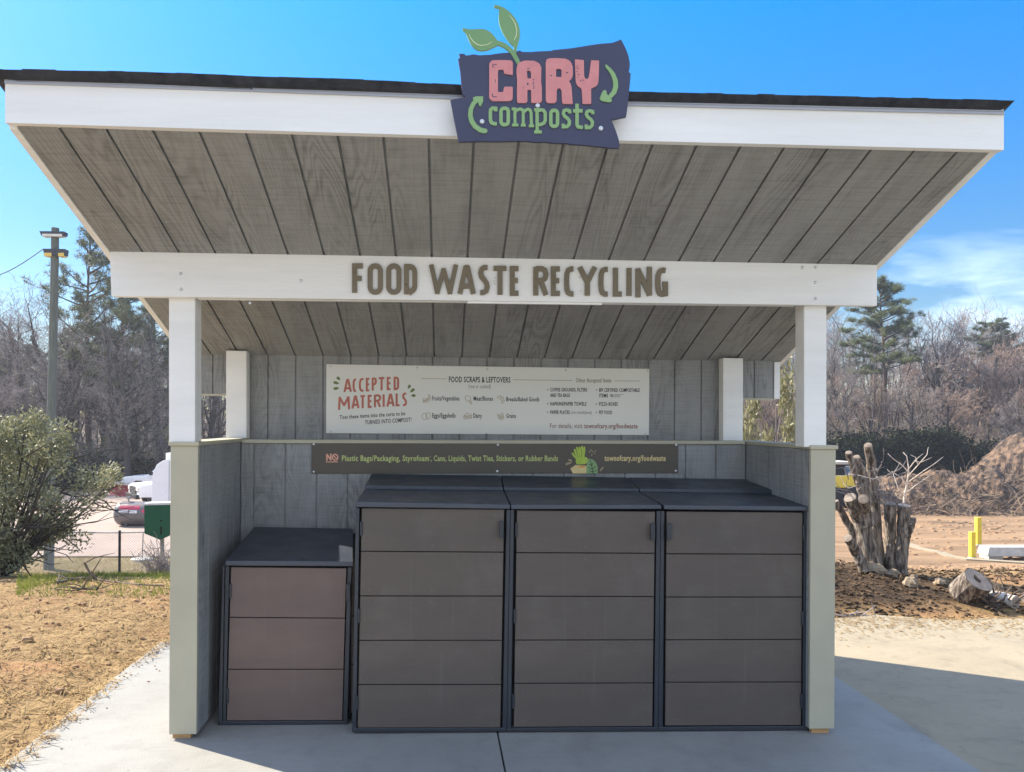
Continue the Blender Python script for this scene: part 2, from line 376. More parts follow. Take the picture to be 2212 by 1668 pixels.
# ================================================================== the shelter
YF, YBM, YBK, YPN = -.98, -.045, .91, 1.19
SH = thing('shelter', 'open shelter with white posts, sloping roof and olive half walls on the concrete pad', 'shelter', (0, .5, 0))
_s0 = P(1066, 557.5, YBM).z; SLOPE = .352
XL = P(237, 545, YBM).x; XR = P(1895, 572, YBM).x
ZT = (P(1895, 572, YBM).z - P(237, 545, YBM).z) / (XR - XL)          # the roof really runs a touch down to the right
ZL0 = P(237, 545, YBM).z + .004
def zs(x, y): return ZL0 + ZT * (x - XL) - SLOPE * (y - YBM)          # underside of the roof
def build_shelter():
    # ---- roof
    roof = MB(); y0, y1 = YF + .03, 1.42
    def slabpts(xa, xb, ya, yb, lo, hi):
        return ([(xa, ya, zs(xa, ya)+lo), (xb, ya, zs(xb, ya)+lo), (xb, yb, zs(xb, yb)+lo), (xa, yb, zs(xa, yb)+lo)],
                [(xa, ya, zs(xa, ya)+hi), (xb, ya, zs(xb, ya)+hi), (xb, yb, zs(xb, yb)+hi), (xa, yb, zs(xa, yb)+hi)])
    roof.hexa(*slabpts(XL + .002, XR - .002, y0, y1, .016, .165))
    R = roof.build('roof', M['siding'], SH)
    so_ = MB()
    xa = P(135, 272, YF + .06).x; xb = P(2068.5, 321, YF + .06).x; sp = (xb - xa) / 20; gx = [xa + sp * i for i in range(-1, 23)]
    gx = [XL] + [g for g in gx if XL + .03 < g < XR - .03] + [XR]
    for i in range(len(gx) - 1):
        so_.hexa(*slabpts(gx[i] + (.006 if i else .003), gx[i+1] - (.006 if i < len(gx)-2 else .003), y0, YPN, 0, .012))
    so_.k = 1; rn = random.Random(15)
    for g in gx[1:-1]:
        for y in (YF + .10, -.30, -.09, .42, .95):
            if rn.random() < .75:
                x = g + rn.choice((-.024, .024)); yy = y + rn.uniform(-.02, .02); so_.lathe([(0, 0), (.0042, 0), (.0042, .0012), (0, .0012)], (x, yy, zs(x, yy) + .0005), (0, 0, -1), 6)
    so_.build('soffit', [M['siding'], M['screw']], R)
    fa = MB()
    top = [(11, 178.5), (500, 194.5), (1000, 212), (1358, 226), (2168.5, 245)]; bot = [(11, 265.5), (500, 280), (985, 294), (1341, 303.5), (2168.5, 324)]
    for i in range(4): fa.front([top[i], top[i+1], bot[i+1], bot[i]], YF, .036)
    m_ = bmesh.new()
    fo = fa.build('fascia_board', M['white'], R); bm = bmesh.new(); bm.from_mesh(fo.data); bmesh.ops.remove_doubles(bm, verts=bm.verts, dist=.0005); bm.to_mesh(fo.data); bm.free(); m_.free()
    dr = MB()
    dt = [(10, 161.5), (540, 181), (545, 180), (1000, 196), (1358, 210), (2167, 229)]; db = [(9, 179.5), (540, 197.5), (545, 196.8), (1000, 213.5), (1358, 227.5), (2171, 246.5)]
    for i in range(5):
        k = .003 if i > 1 else 0
        a, b, c, d = dt[i], dt[i+1], db[i+1], db[i]
        q = lambda p, t, e: (p[0][0] * (1-t) + p[1][0] * t, p[0][1] * (1-t) + p[1][1] * t)
        mid1 = ((a[0]+d[0])/2, a[1]*.35 + d[1]*.65); mid2 = ((b[0]+c[0])/2, b[1]*.35 + c[1]*.65)
        dr.front([a, b, mid2, mid1], YF - .012 - k, .03); dr.front([mid1, mid2, c, d], YF - .007 - k, .03)
    dr.build('drip_edge', M['drip'], R)
    sh = MB(); rnd = random.Random(2)
    ut = [(-28, 146), (0, 149), (290, 154.5), (500, 162), (800, 173), (1000, 183), (1358, 197), (1700, 205), (2192, 216.5)]
    ub = [(-5, 161), (10, 163), (290, 171), (500, 180), (800, 190), (1000, 197), (1358, 211), (1700, 218.5), (2168, 230)]
    n = 60; rows = []
    def li(t, pts):
        u = pts[0][0] + (pts[-1][0] - pts[0][0]) * t
        for a, b in zip(pts, pts[1:]):
            if u <= b[0] + 1e-6: return (u, a[1] + (b[1]-a[1]) * (u-a[0]) / (b[0]-a[0]))
        return pts[-1]
    for i in range(n):
        a = li(i / n, ut); b = li((i+1) / n, ut); c = li((i+1) / n, ub); d = li(i / n, ub)
        j = rnd.uniform(-1.2, 1.0)
        q = [P(a[0], a[1]+j, YF - .05), P(b[0], b[1]+j, YF - .05), P(c[0], c[1]+.5, YF - .035), P(d[0], d[1]+.5, YF - .035)]
        e = lambda p: Vector((max(XL - .06, min(XR + .06, p.x)), 1.47, p.z - SLOPE * (1.47 - p.y)))
        sh.hexa([q[3], q[2], e(q[2]), e(q[3])], [q[0], q[1], e(q[1]), e(q[0])])
    sh.build('shingles', M['shingle'], R)
    for sx_ in (0, 1):
        rk = MB(); xa = XL - .034 if sx_ == 0 else XR; xb = XL if sx_ == 0 else XR + .034
        rk.hexa(*slabpts(xa, xb, YF + .036, 1.44, -.006, .155)); rk.build('rake_board', M['white'], R, bevel=.003)
    # ---- beam
    bm_ = MB(); bm_.front([(236.5, 542.5), (1895, 571.5), (1895, 661), (240, 640)], YBM, .045); bm_.build('beam', M['white'], SH, bevel=.004)
    bm_ = MB(); bm_.front([(428, 641.5), (1717, 657.7), (1717, 661.2), (428, 646.5)], YBM + .04, .03)
    bm_.front([(1010, 650), (1300, 654), (1300, 658.5), (1010, 655)], YBM + .012, .02); bm_.build('beam_cleat', M['white'], SH)
    for u, v in [(390, 591), (391, 625), (1734, 578), (1762, 578), (1761.5, 610), (1762, 645), (650, 606), (540, 655)]:
        bb = MB(); p = P(u, v, YBM - .001); bb.lathe([(.0, 0), (.0085, .001), (.006, .004), (.0, .005)], p + Vector((0, 0, 0)), (0, -1, 0), 8); bb.build('bolt', M['screw'], SH)
    # ---- posts
    for c, Y, dp in [([(364.5, 630), (421.5, 632), (421.5, 962), (364.5, 960)], .0, .112), ([(1737, 650), (1786, 652), (1785.5, 968), (1737, 966)], .0, .112),
                     ([(488, 757), (532.5, 758), (532.5, 985), (488, 985)], 1.085, .09), ([(1562, 773), (1605.5, 774), (1605, 985), (1562, 985)], 1.085, .09)]:
        q = MB(); q.front(c, Y, dp); q.build('post', M['white'], SH, bevel=.005)
    # ---- half walls: left, right, back
    zt = P(366, 958, 0).z; zr = P(1806, 966, 0).z
    xl0, xl1 = P(367, 1200, 0).x, P(426.5, 1200, 0).x; xr1, xr0 = P(1750.5, 1200, 0).x, P(1804.5, 1200, 0).x
    xlb, xrb = P(520, 1000, YBK).x, P(1611, 1000, YBK).x
    def wall(name, x_out0, x_in0, x_in1, zb0, ztop, sgn):
        w = MB(); t = .018
        # end panel facing the viewer
        a, b = min(x_out0, x_in0), max(x_out0, x_in0)
        w.box((a, 0, zb0), (b, .022, ztop - .012)); w.box((a + .02, .022, zb0), (b - .02, .9, ztop - .013))
        o = w.build(name, M['trim'], SH, bevel=.003)
        s = MB(); n = 5; 
        for i in range(n):
            ya = .024 + (YBK - .024) * i / n + .005; yb = .024 + (YBK - .024) * (i+1) / n - .005
            xa = x_in0 + (x_in1 - x_in0) * ya / YBK; xb_ = x_in0 + (x_in1 - x_in0) * yb / YBK
            s.hexa([(xa, ya, zb0), (xb_, yb, zb0), (xb_ - sgn*.03, yb, zb0), (xa - sgn*.03, ya, zb0)][::1 if sgn < 0 else 1],
                   [(xa, ya, ztop-.014), (xb_, yb, ztop-.014), (xb_ - sgn*.03, yb, ztop-.014), (xa - sgn*.03, ya, ztop-.014)])
        s.build('wall_siding', M['siding_side'], o)
        e = MB(); xo = x_out0
        for i in range(n):
            ya = .026 + 1.02 * i / n; e.box((min(xo, xo + sgn*.014), ya, zb0), (max(xo, xo + sgn*.014), ya + 1.02 / n - .008, ztop - .014))
        e.build('outer_siding', M['siding_side'], o)
        c = MB(); c.box((a - .008, -.012, ztop - .012), (b + .008, YBK + .165, ztop + .010)); c.build('wall_cap', M['trim'], o, bevel=.003)
        f = MB(); cx = (a + b) / 2 + (-.012 if sgn > 0 else .0); f.box((cx - .048, .02, 0), (cx + .048, .14, zb0 + .01)); f.build('timber_foot', M['rawwood'], o)
        return o
    wg = MB(); wg.box((1.80, 1.24, 0), (1.92, 2.06, 1.98)); wg.build('added_shadow_wall', M['siding_side'], SH)  # unseen wall, added to cast the shadow edge on the right paving
    zbL = P(368, 1587, 0).z; zbR = P(1803, 1574.5, 0).z
    wall('half_wall', xl0, xl1, xlb, max(.02, zbL), zt, 1); wall('half_wall', xr0, xr1, xrb, max(.02, zbR), zr, -1)
    bw = MB(); zc0 = P(545, 950, YBK).z; zc1 = P(1600, 952.5, YBK).z
    ga = P(549, 1000, YBK).x; gb = P(1611, 1000, YBK).x; sp = (gb - ga) / 16
    g = [xlb] + [ga + i * sp for i in range(16)] + [xrb]
    for i in range(len(g) - 1): bw.box((g[i] + .005, YBK, .03), (g[i+1] - .005, YBK + .014, min(zc0, zc1) - .004))
    bw.box((xlb, YBK + .010, .03), (xrb, YBK + .03, min(zc0, zc1) - .004))
    o = bw.build('back_half_wall', M['siding'], SH)
    bx_ = MB(); 
    for i in range(17): bx_.box((xlb - .1 + i * .2, YBK + .14, .03), (xlb + .09 + i * .2, YBK + .155, min(zc0, zc1) - .006))
    bx_.box((xlb - .1, YBK + .031, .03), (xrb + .1, YBK + .139, min(zc0, zc1) - .006)); bx_.build('outer_siding', M['siding'], o)
    c = MB(); q0 = zc0; q1 = zc1
    c.hexa([(xlb + .012, YBK - .02, q0 - .022), (xrb - .012, YBK - .02, q1 - .022), (xrb - .012, YBK + .16, q1 - .022), (xlb + .012, YBK + .16, q0 - .022)],
           [(xlb + .012, YBK - .02, q0), (xrb - .012, YBK - .02, q1), (xrb - .012, YBK + .16, q1), (xlb + .012, YBK + .16, q0)])
    c.build('wall_cap', M['trim'], o, bevel=.003)
    # ---- hanging back panel
    pn = MB(); ga = P(460, 775, YPN).x; gb = P(1629.5, 780, YPN).x; sp = (gb - ga) / 20; gx = [ga + sp * i for i in range(-3, 24)]
    gx = [XL + .01] + [q for q in gx if XL + .05 < q < XR - .06] + [XR - .045]
    xp0 = P(488, 900, 1.085).x; xp1 = P(1605, 900, 1.085).x; zlo = P(462, 850, YPN).z; zhi = P(1640, 860, YPN).z
    def zbot(x): return 1.30 if xp0 + .02 < x < xp1 - .02 else zlo + (zhi - zlo) * (x - ga) / (gb - ga)
    xs = sorted(gx + [xp0 + .03, xp1 - .03])
    for a, b in zip(xs, xs[1:]):
        da = .005 if a in gx else 0; db = .005 if b in gx else 0
        m = (a + b) / 2; pn.hexa([(a+da, YPN, zbot(m)), (b-db, YPN, zbot(m)), (b-db, YPN+.012, zbot(m)), (a+da, YPN+.012, zbot(m))],
                                 [(a+da, YPN, zs(a, YPN)+.008), (b-db, YPN, zs(b, YPN)+.008), (b-db, YPN+.012, zs(b, YPN)+.008), (a+da, YPN+.012, zs(a, YPN)+.008)])
        pn.hexa([(a, YPN+.011, zbot(m)+.001), (b, YPN+.011, zbot(m)+.001), (b, YPN+.026, zbot(m)+.001), (a, YPN+.026, zbot(m)+.001)],
                [(a, YPN+.011, zs(a, YPN)), (b, YPN+.011, zs(b, YPN)), (b, YPN+.026, zs(b, YPN)), (a, YPN+.026, zs(a, YPN))])
    o = pn.build('back_panel', M['siding'], SH)
    for a, b in ((XR - .043, XR - .004), (XL - .03, XL + .008)):
        tr = MB(); m = (a + b) / 2; tr.box((a, YPN - .008, zbot(m) - .004), (b, YPN + .03, zs(m, YPN) - .004)); tr.build('panel_edge_trim', M['white'], o)
    for a, b, z in ((XL + .012, xp0 + .02, zlo), (xp1 - .02, XR - .045, zhi)):
        tr = MB(); tr.box((a, YPN - .004, z - .016), (b, YPN + .03, z - .002)); tr.build('panel_bottom_trim', M['trim'], o)
build_shelter()
# ================================================================== bins
def bin_unit(label, Yf, panels, posts, bar, lid, rear_lid, handle, hinges, body, group, board='board'):
    """panels: rows of picture corners; all on the door plane Yf"""
    base = P((bar[3][0] + bar[2][0]) / 2, bar[3][1], Yf); base.z = 0
    T = thing('bin_enclosure', label, 'bin', base, 0, group)
    # carcass behind the door
    c = MB(); xa, xb, ztop_f, ztop_b, yb = body
    c.hexa([(xa, Yf + .035, .03), (xb, Yf + .035, .03), (xb, yb, .03), (xa, yb, .03)], [(xa, Yf + .035, ztop_f), (xb, Yf + .035, ztop_f), (xb, yb, ztop_b), (xa, yb, ztop_b)])
    c.build('carcass', M['dark'], T)
    for sx_ in (0, 1):          # board cladding on the two sides
        s = MB(); x0 = xa - .012 if sx_ == 0 else xb; n = len(panels)
        for i in range(n):
            z0 = .05 + (ztop_f - .06) * i / n; z1 = .05 + (ztop_f - .06) * (i + 1) / n - .008
            s.box((x0, Yf + .05, z0), (x0 + .012, yb - .03, z1))
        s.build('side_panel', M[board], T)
    D = MB(); D.front([panels[0][0], panels[0][1], panels[-1][2], panels[-1][3]], Yf + .014, .02); d = D.build('door', M['dark'], T)
    for r in panels:
        p = MB(); p.k = 0; p.front(r, Yf, .02)
        (x0, y0), (x1, y1), (x2, y2), (x3, y3) = r
        p.k = 1
        for fx in (.06, .5, .94):
            for fy in (.13, .87):
                u = (x0*(1-fx) + x1*fx)*(1-fy) + (x3*(1-fx) + x2*fx)*fy; v = (y0*(1-fx) + y1*fx)*(1-fy) + (y3*(1-fx) + y2*fx)*fy
                p.lathe([(.0, 0), (.0052, .0005), (.0035, .0022), (0, .0025)], P(u, v, Yf) + Vector((0, -.0003, 0)), (0, -1, 0), 6)
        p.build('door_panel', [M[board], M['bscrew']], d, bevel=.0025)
    for q in posts:
        p = MB(); p.front(q, Yf - .004, .05); p.build('frame_post', M['steel'], T, bevel=.003)
    p = MB(); p.front(bar, Yf - .002, .06); p.build('base_bar', M['steel'], T, bevel=.003)
    (a, b, e, f) = handle
    p = MB(); p.front([(a, b), (e, b), (e, f), (a, f)], Yf - .034, .012); p.front([(e - 3, b), (e, b), (e, f), (e - 3, f)], Yf - .024, .03)
    p.build('handle', M['steel'], d, bevel=.003)
    for (u, v0, v1) in hinges:
        p = MB(); a0 = P(u, v0, Yf - .006); a1 = P(u, v1, Yf - .006); p.tube([a1, a0], .007, 8); p.build('hinge', M['steel'], d)
    def lidpart(name, lip, back, Y0, Y1):
        """lip: TL TR BR BL on plane Y0; back: L, R on plane Y1"""
        q = MB(); tl, tr_, br, bl = [P(u, v, Y0) for u, v in lip]; kl, kr = [P(u, v, Y1) for u, v in back]
        dz = Vector((0, 0, -.024)); q.hexa([bl, br, kr + dz, kl + dz], [tl, tr_, kr, kl]); q.build(name, M['lid'], T, bevel=.0045)
    lidpart('lid', *lid)
    if rear_lid: lidpart('rear_lid', *rear_lid)
    return T
def rows(l, r, lx, rx):
    """l/r: picture heights of the joints on the left and right edge; lx/rx: (top x, bottom x)"""
    o = []; n = len(l) - 1; g = 1.1
    fx = lambda t, e: e[0] + (e[1] - e[0]) * t
    for i in range(n):
        t0 = (l[i] - l[0]) / (l[-1] - l[0]); t1 = (l[i+1] - l[0]) / (l[-1] - l[0])
        o.append([(fx(t0, lx), l[i] + g), (fx(t0, rx), r[i] + g), (fx(t1, rx), r[i+1] - g), (fx(t1, lx), l[i+1] - g)])
    return o
def build_bins():
    YB, YS, YR = .05, .50, .885
    grp = 'tall bins side by side'
    X = lambda u, Y: P(u, 1300, Y).x
    zf = P(940, 1101, YB).z; zb_ = P(940, 1040, YR).z - .03
    def chord(lt, rt, lb, rb, v0l, v0r, v1l, v1r): return [(lt, v0l), (rt, v0r), (rb, v1r), (lb, v1l)]
    bin_unit('tall brown bin with dark posts next to the short bin, left of the middle bin', YB,
             rows([1097, 1191, 1287.5, 1383.5, 1479, 1573], [1100, 1193, 1288, 1383.5, 1479, 1572.5], (781.7, 773), (1089, 1080.5)),
             [chord(768.5, 776.5, 760.5, 769.5, 1097, 1097, 1574, 1574), chord(1094.3, 1102.3, 1085.5, 1094.5, 1101, 1101, 1573, 1573)],
             [(760.5, 1573.5), (1094.6, 1572.5), (1094.6, 1580.5), (760, 1581.5)],
             ([(769.5, 1083.4), (1101.2, 1089.8), (1102.6, 1099.9), (768, 1095.8)], [(788.5, 1056.3), (1087.6, 1059.8)], YB - .02, YS),
             ([(789, 1048.4), (1086.5, 1052.8), (1087.5, 1060.6), (788.5, 1057.3)], [(802.5, 1023.8), (1080, 1027)], YS, YR),
             (1078.8, 1126, 1088, 1163), [(780, 1127, 1157), (775, 1315, 1345), (771, 1503, 1533)], (X(771, YB) + .005, X(1093, YB), zf, zb_, YR - .02), grp)
    bin_unit('tall brown bin in the middle of the three tall bins', YB,
             rows([1102, 1194, 1288, 1383, 1476.5, 1571.5], [1104.5, 1195.5, 1289, 1382.5, 1475.5, 1569.5], (1117, 1110), (1415, 1409)),
             [chord(1102.8, 1110.8, 1095.0, 1104, 1101, 1101, 1573, 1573), chord(1418.5, 1427.2, 1413, 1421.8, 1104, 1104, 1571, 1571)],
             [(1095.1, 1572.5), (1421.6, 1570.5), (1421.6, 1579.5), (1095.1, 1580.5)],
             ([(1103.4, 1090), (1428, 1090.5), (1429.3, 1100.3), (1104.6, 1100.6)], [(1089.6, 1059.8), (1380, 1062.2)], YB - .02, YS),
             ([(1088.5, 1052.8), (1380, 1055.5), (1380.6, 1063.2), (1089.3, 1060.6)], [(1082, 1027), (1354.3, 1031.3)], YS, YR),
             (1406, 1131.5, 1415.6, 1168), [(1115.3, 1130, 1160), (1112, 1316, 1346), (1108.8, 1500, 1530)], (X(1103, YB), X(1419, YB), zf - .004, zb_, YR - .02), grp)
    bin_unit('tall brown bin against the right half wall with its handle on the left', YB,
             rows([1104, 1196.5, 1290, 1382.5, 1474, 1568.5], [1106.5, 1197.5, 1290, 1381.5, 1473.5, 1567.5], (1440.3, 1437), (1733.7, 1730)),
             [chord(1427.8, 1435.6, 1422.2, 1432, 1104, 1104, 1571, 1571), chord(1737.5, 1746, 1734, 1743.5, 1106, 1106, 1569, 1569)],
             [(1422.1, 1570.5), (1747.3, 1568.5), (1747.3, 1577.8), (1422.1, 1579.5)],
             ([(1433.8, 1091), (1749.3, 1094.3), (1749.7, 1104.2), (1434.6, 1101)], [(1382, 1062.2), (1672, 1067.5)], YB - .02, YS),
             ([(1381.6, 1055.5), (1671.7, 1058.6), (1672.4, 1068.2), (1382, 1063.2)], [(1355.8, 1031.3), (1606, 1035)], YS, YR),
             (1440.8, 1131.5, 1451.3, 1167), [(1736.3, 1135, 1165), (1734, 1320, 1350), (1732, 1500, 1530)], (X(1428, YB), X(1744, YB), zf - .008, zb_ - .01, YR - .02), grp)
    Y2 = .19
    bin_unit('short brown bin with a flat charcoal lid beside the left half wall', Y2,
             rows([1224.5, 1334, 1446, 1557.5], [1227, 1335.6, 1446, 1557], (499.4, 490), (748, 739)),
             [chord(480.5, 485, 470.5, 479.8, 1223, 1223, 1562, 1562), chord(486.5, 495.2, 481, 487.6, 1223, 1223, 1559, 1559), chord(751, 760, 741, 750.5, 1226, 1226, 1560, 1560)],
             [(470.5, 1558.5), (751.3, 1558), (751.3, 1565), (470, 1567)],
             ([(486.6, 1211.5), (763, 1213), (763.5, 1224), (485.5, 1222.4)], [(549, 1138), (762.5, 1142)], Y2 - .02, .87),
             None, (747.5, 1262.5, 756.5, 1299), [(497, 1262, 1292), (491.5, 1488, 1518)], (P(484, 1300, Y2).x + .01, P(757, 1300, Y2).x, P(600, 1224, Y2).z, P(600, 1142, .87).z - .03, .86), 'short bins', 'boardlit')
build_bins()

# ================================================================== lettering
def ribbon(pts, w, closed=False, rnd_end=False):
    pts = [Vector((p[0], p[1])) for p in pts]; n = len(pts); Ls = []; Rs = []
    hw = w if hasattr(w, '__len__') else [w] * n
    for i in range(n):
        a = pts[i-1] if (i or closed) else None; b = pts[(i+1) % n] if (i < n-1 or closed) else None
        d1 = (pts[i] - a).normalized() if a is not None else None; d2 = (b - pts[i]).normalized() if b is not None else None
        if d1 is None: d1 = d2
        if d2 is None: d2 = d1
        t = (d1 + d2); t = t.normalized() if t.length > 1e-4 else d1
        nrm = Vector((-t.y, t.x)); k = max(.5, nrm.dot(Vector((-d1.y, d1.x)))); k = min(1.6, 1 / k)
        Ls.append(pts[i] + nrm * hw[i] * .5 * k); Rs.append(pts[i] - nrm * hw[i] * .5 * k)
    if closed: return [[(p.x, p.y) for p in Ls], [(p.x, p.y) for p in Rs]] if _area(Ls) > _area(Rs) else [[(p.x, p.y) for p in Rs], [(p.x, p.y) for p in Ls]]
    if rnd_end:
        def arc(c, frm, sgn):
            v = frm - c; return [c + Matrix.Rotation(sgn * math.pi * k / 5, 2) @ v for k in range(1, 5)]
        e = arc(pts[-1], Ls[-1], -1) ; s = arc(pts[0], Rs[0], -1)
        out_ = Ls + e + Rs[::-1] + s
    else: out_ = Ls + Rs[::-1]
    return [[(p.x, p.y) for p in out_]]
def _area(c): return abs(sum(c[i-1][0]*c[i][1] - c[i][0]*c[i-1][1] for i in range(len(c)))) / 2
def rring(x0, y0, x1, y1, r, n=5):
    o = []
    for cx, cy, a in ((x1-r, y1-r, 0), (x0+r, y1-r, 90), (x0+r, y0+r, 180), (x1-r, y0+r, 270)):
        for k in range(n + 1): t = math.radians(a + 90*k/n); o.append((cx + r*math.cos(t), cy + r*math.sin(t)))
    return o
GL = {
 'A': [[(0, 0), (.42, 1), (.58, 1), (1, 0)], [(.2, .27), (.8, .27)]], 'C': [[(1, 1), (.6, 1), (.25, .95), (.06, .82), (0, .62), (0, .38), (.06, .18), (.25, .05), (.6, 0), (1, 0)]],
 'D': 'D', 'E': [[(1, 1), (0, 1), (0, 0), (1, 0)], [(0, .52), (.9, .52)]], 'F': [[(1, 1), (0, 1), (0, -.07)], [(0, .50), (.85, .50)]],
 'G': [[(1, .98), (.6, 1), (.25, .94), (.05, .8), (0, .6), (0, .38), (.06, .16), (.25, .04), (.6, 0), (1, .02), (1, .42), (.62, .42)]],
 'I': [[(.5, -.07), (.5, 1.07)]], 'L': [[(0, 1.07), (0, 0), (1, 0)]], 'M': [[(0, -.05), (.06, 1), (.5, .28), (.94, 1), (1, -.05)]], 'N': [[(0, -.07), (0, 1), (1, 0), (1, 1.07)]],
 'O': 'O', 'P': [[(0, -.07), (0, 1.06)], [(0, 1), (.6, 1), (.9, .93), (1, .76), (.9, .58), (.6, .5), (0, .5)]],
 'R': [[(0, -.07), (0, 1.06)], [(0, 1), (.6, 1), (.9, .93), (1, .77), (.9, .6), (.6, .52), (0, .52)], [(.5, .52), (1.0, -.06)]],
 'S': [[(1, 1), (.55, 1), (.2, .93), (.06, .78), (.2, .62), (.55, .5), (.85, .37), (.96, .2), (.82, .06), (.45, 0), (0, 0)]],
 'T': [[(-.1, 1), (1.1, 1)], [(.5, 1), (.5, -.07)]], 'W': [[(0, 1.05), (.24, 0), (.5, .9), (.76, 0), (1, 1.05)]], 'Y': [[(0, 1.05), (.5, .46), (1, 1.05)], [(.5, .5), (.5, -.07)]],
}
def glyph(mb, ch, conv, x0, x1, ytop, ybase, w, Y, depth, step=.0006, skew=0.0, fl=1):
    """one stroked capital in a box given in zoom coordinates (y down)"""
    hx = w / 2; k = 0
    def mp_(p): 
        x = x0 + hx + (x1 - x0 - w) * p[0]; y = ybase - hx - (ybase - ytop - w) * p[1]
        return (x, y + skew * (x - x0))
    g = GL[ch]
    def emit(conts):
        nonlocal k
        mb.flat([[conv(*p) for p in c] for c in conts], Y - step * k, depth + step * k); k += 1
    if g == 'O':
        emit([[(p[0], p[1] + skew * (p[0] - x0)) for p in c] for c in ribbon(rring(x0 + hx, ytop + hx, x1 - hx, ybase - hx, (x1 - x0 - w) * .48), w, True)])
    elif g == 'D':
        r = (x1 - x0 - w) * .6; a = [(x0+hx, ytop+hx), (x0+hx, ybase-hx), (x1-hx-r, ybase-hx)] + [(x1-hx-r+r*math.cos(t), ybase-hx-r*1.2+r*1.2*math.sin(t)) for t in [math.pi/2*(1-q/5) for q in range(6)]] \
            + [(x1-hx-r+r*math.cos(t), ytop+hx+r*1.2-r*1.2*math.sin(t)) for t in [math.pi/2*q/5 for q in range(6)]]
        emit([[(p[0], p[1] + skew * (p[0] - x0)) for p in c] for c in ribbon(a, w, True)])
    else:
        for s in g:
            if ch in 'WMNYA' and len(s) > 2:
                q = [mp_(p) for p in s]
                for a, b in zip(q, q[1:]):
                    d = (Vector(b) - Vector(a)).normalized() * w * .22; emit(ribbon([(a[0] - d.x, a[1] - d.y), (b[0] + d.x, b[1] + d.y)], w))
            else: emit(ribbon([mp_(p) for p in s], w))
_TXT = {}
def text_outline(s, bold):
    key = (s, bold)
    if key not in _TXT:
        c = bpy.data.curves.new('text', 'FONT'); c.body = s; c.size = 1; c.offset = bold; c.resolution_u = 2; c.fill_mode = 'FRONT'; c.space_character = 1.08
        o = bpy.data.objects.new('text', c); COL.objects.link(o)
        bpy.context.view_layer.update(); dg = bpy.context.evaluated_depsgraph_get()
        me = bpy.data.meshes.new_from_object(o.evaluated_get(dg)); 
        vs = [v.co.copy() for v in me.vertices]; fs = [tuple(p.vertices) for p in me.polygons]
        bpy.data.objects.remove(o); bpy.data.curves.remove(c); bpy.data.meshes.remove(me); _TXT[key] = (vs, fs)
    return _TXT[key]
CAPH = None
def text(mb, s, u0, v0, u1, v1, cap, Y, bold=.012, m=None):
    """a line of print: baseline from (u0,v0) to (u1,v1), capitals `cap` picture units tall, a skin on plane Y"""
    global CAPH
    if CAPH is None: CAPH = max(v.y for v in text_outline('H', 0)[0])
    vs, fs = text_outline(s, bold)
    a = min(v.x for v in vs); b = max(v.x for v in vs)
    out_ = []
    for p in vs:
        t = (p.x - a) / (b - a); out_.append(P(u0 + (u1 - u0) * t, v0 + (v1 - v0) * t - p.y / CAPH * cap, Y))
    mb.add(out_, fs, m)
def screws(T, pts, Y, r=.008):
    for u, v in pts:
        q = MB(); q.lathe([(0, 0), (r, .0006), (r * .85, .003), (r * .3, .0045), (0, .0046)], P(u, v, Y), (0, -1, 0), 10); q.build('screw', M['screw'], T)
def beam_letters():
    Y = YBM - .014
    T = thing('raised_lettering', 'raised brown letters reading FOOD WASTE RECYCLING fixed to the white beam', 'lettering', P(1106, 612, Y))
    L_ = [('F', 125, 207, 63, 250), ('O', 222, 317, 63, 258), ('O', 338, 433, 63, 258), ('D', 449, 532, 67, 255), ('W', 606, 787, 71, 260), ('A', 784, 897, 73, 262), ('S', 910, 987, 73, 260), ('T', 1000, 1098, 78, 263),
          ('E', 1110, 1180, 80, 265), ('R', 1257, 1352, 80, 267), ('E', 1367, 1438, 82, 266), ('C', 1450, 1523, 82, 269), ('Y', 1535, 1655, 84, 268), ('C', 1664, 1737, 85, 270), ('L', 1755, 1825, 86, 270), ('I', 1838, 1873, 87, 270), ('N', 1896, 1998, 87, 272), ('G', 2020, 2098, 89, 272)]
    rnd = random.Random(6)
    for ch, x0, x1, y0, y1 in L_:
        mb = MB(); glyph(mb, ch, zb, x0, x1, y0, y1, 31 if ch != 'W' else 29, Y, .0125); mb.k = 1
        x0 += 4
        if ch in 'FDTERCYIN':
            for i in range(3):       # scraps of the printed protective film
                xx = x0 + rnd.uniform(2, 9); yy = rnd.uniform(y0 + 20, y1 - 30)
                mb.flat([[zb(xx, yy), zb(xx + 11, yy), zb(xx + 11, yy + 2), zb(xx, yy + 2)]], Y - .0022, .0012)
        o = mb.build('letter', [M['bronze'], M['film']], T)
beam_letters()
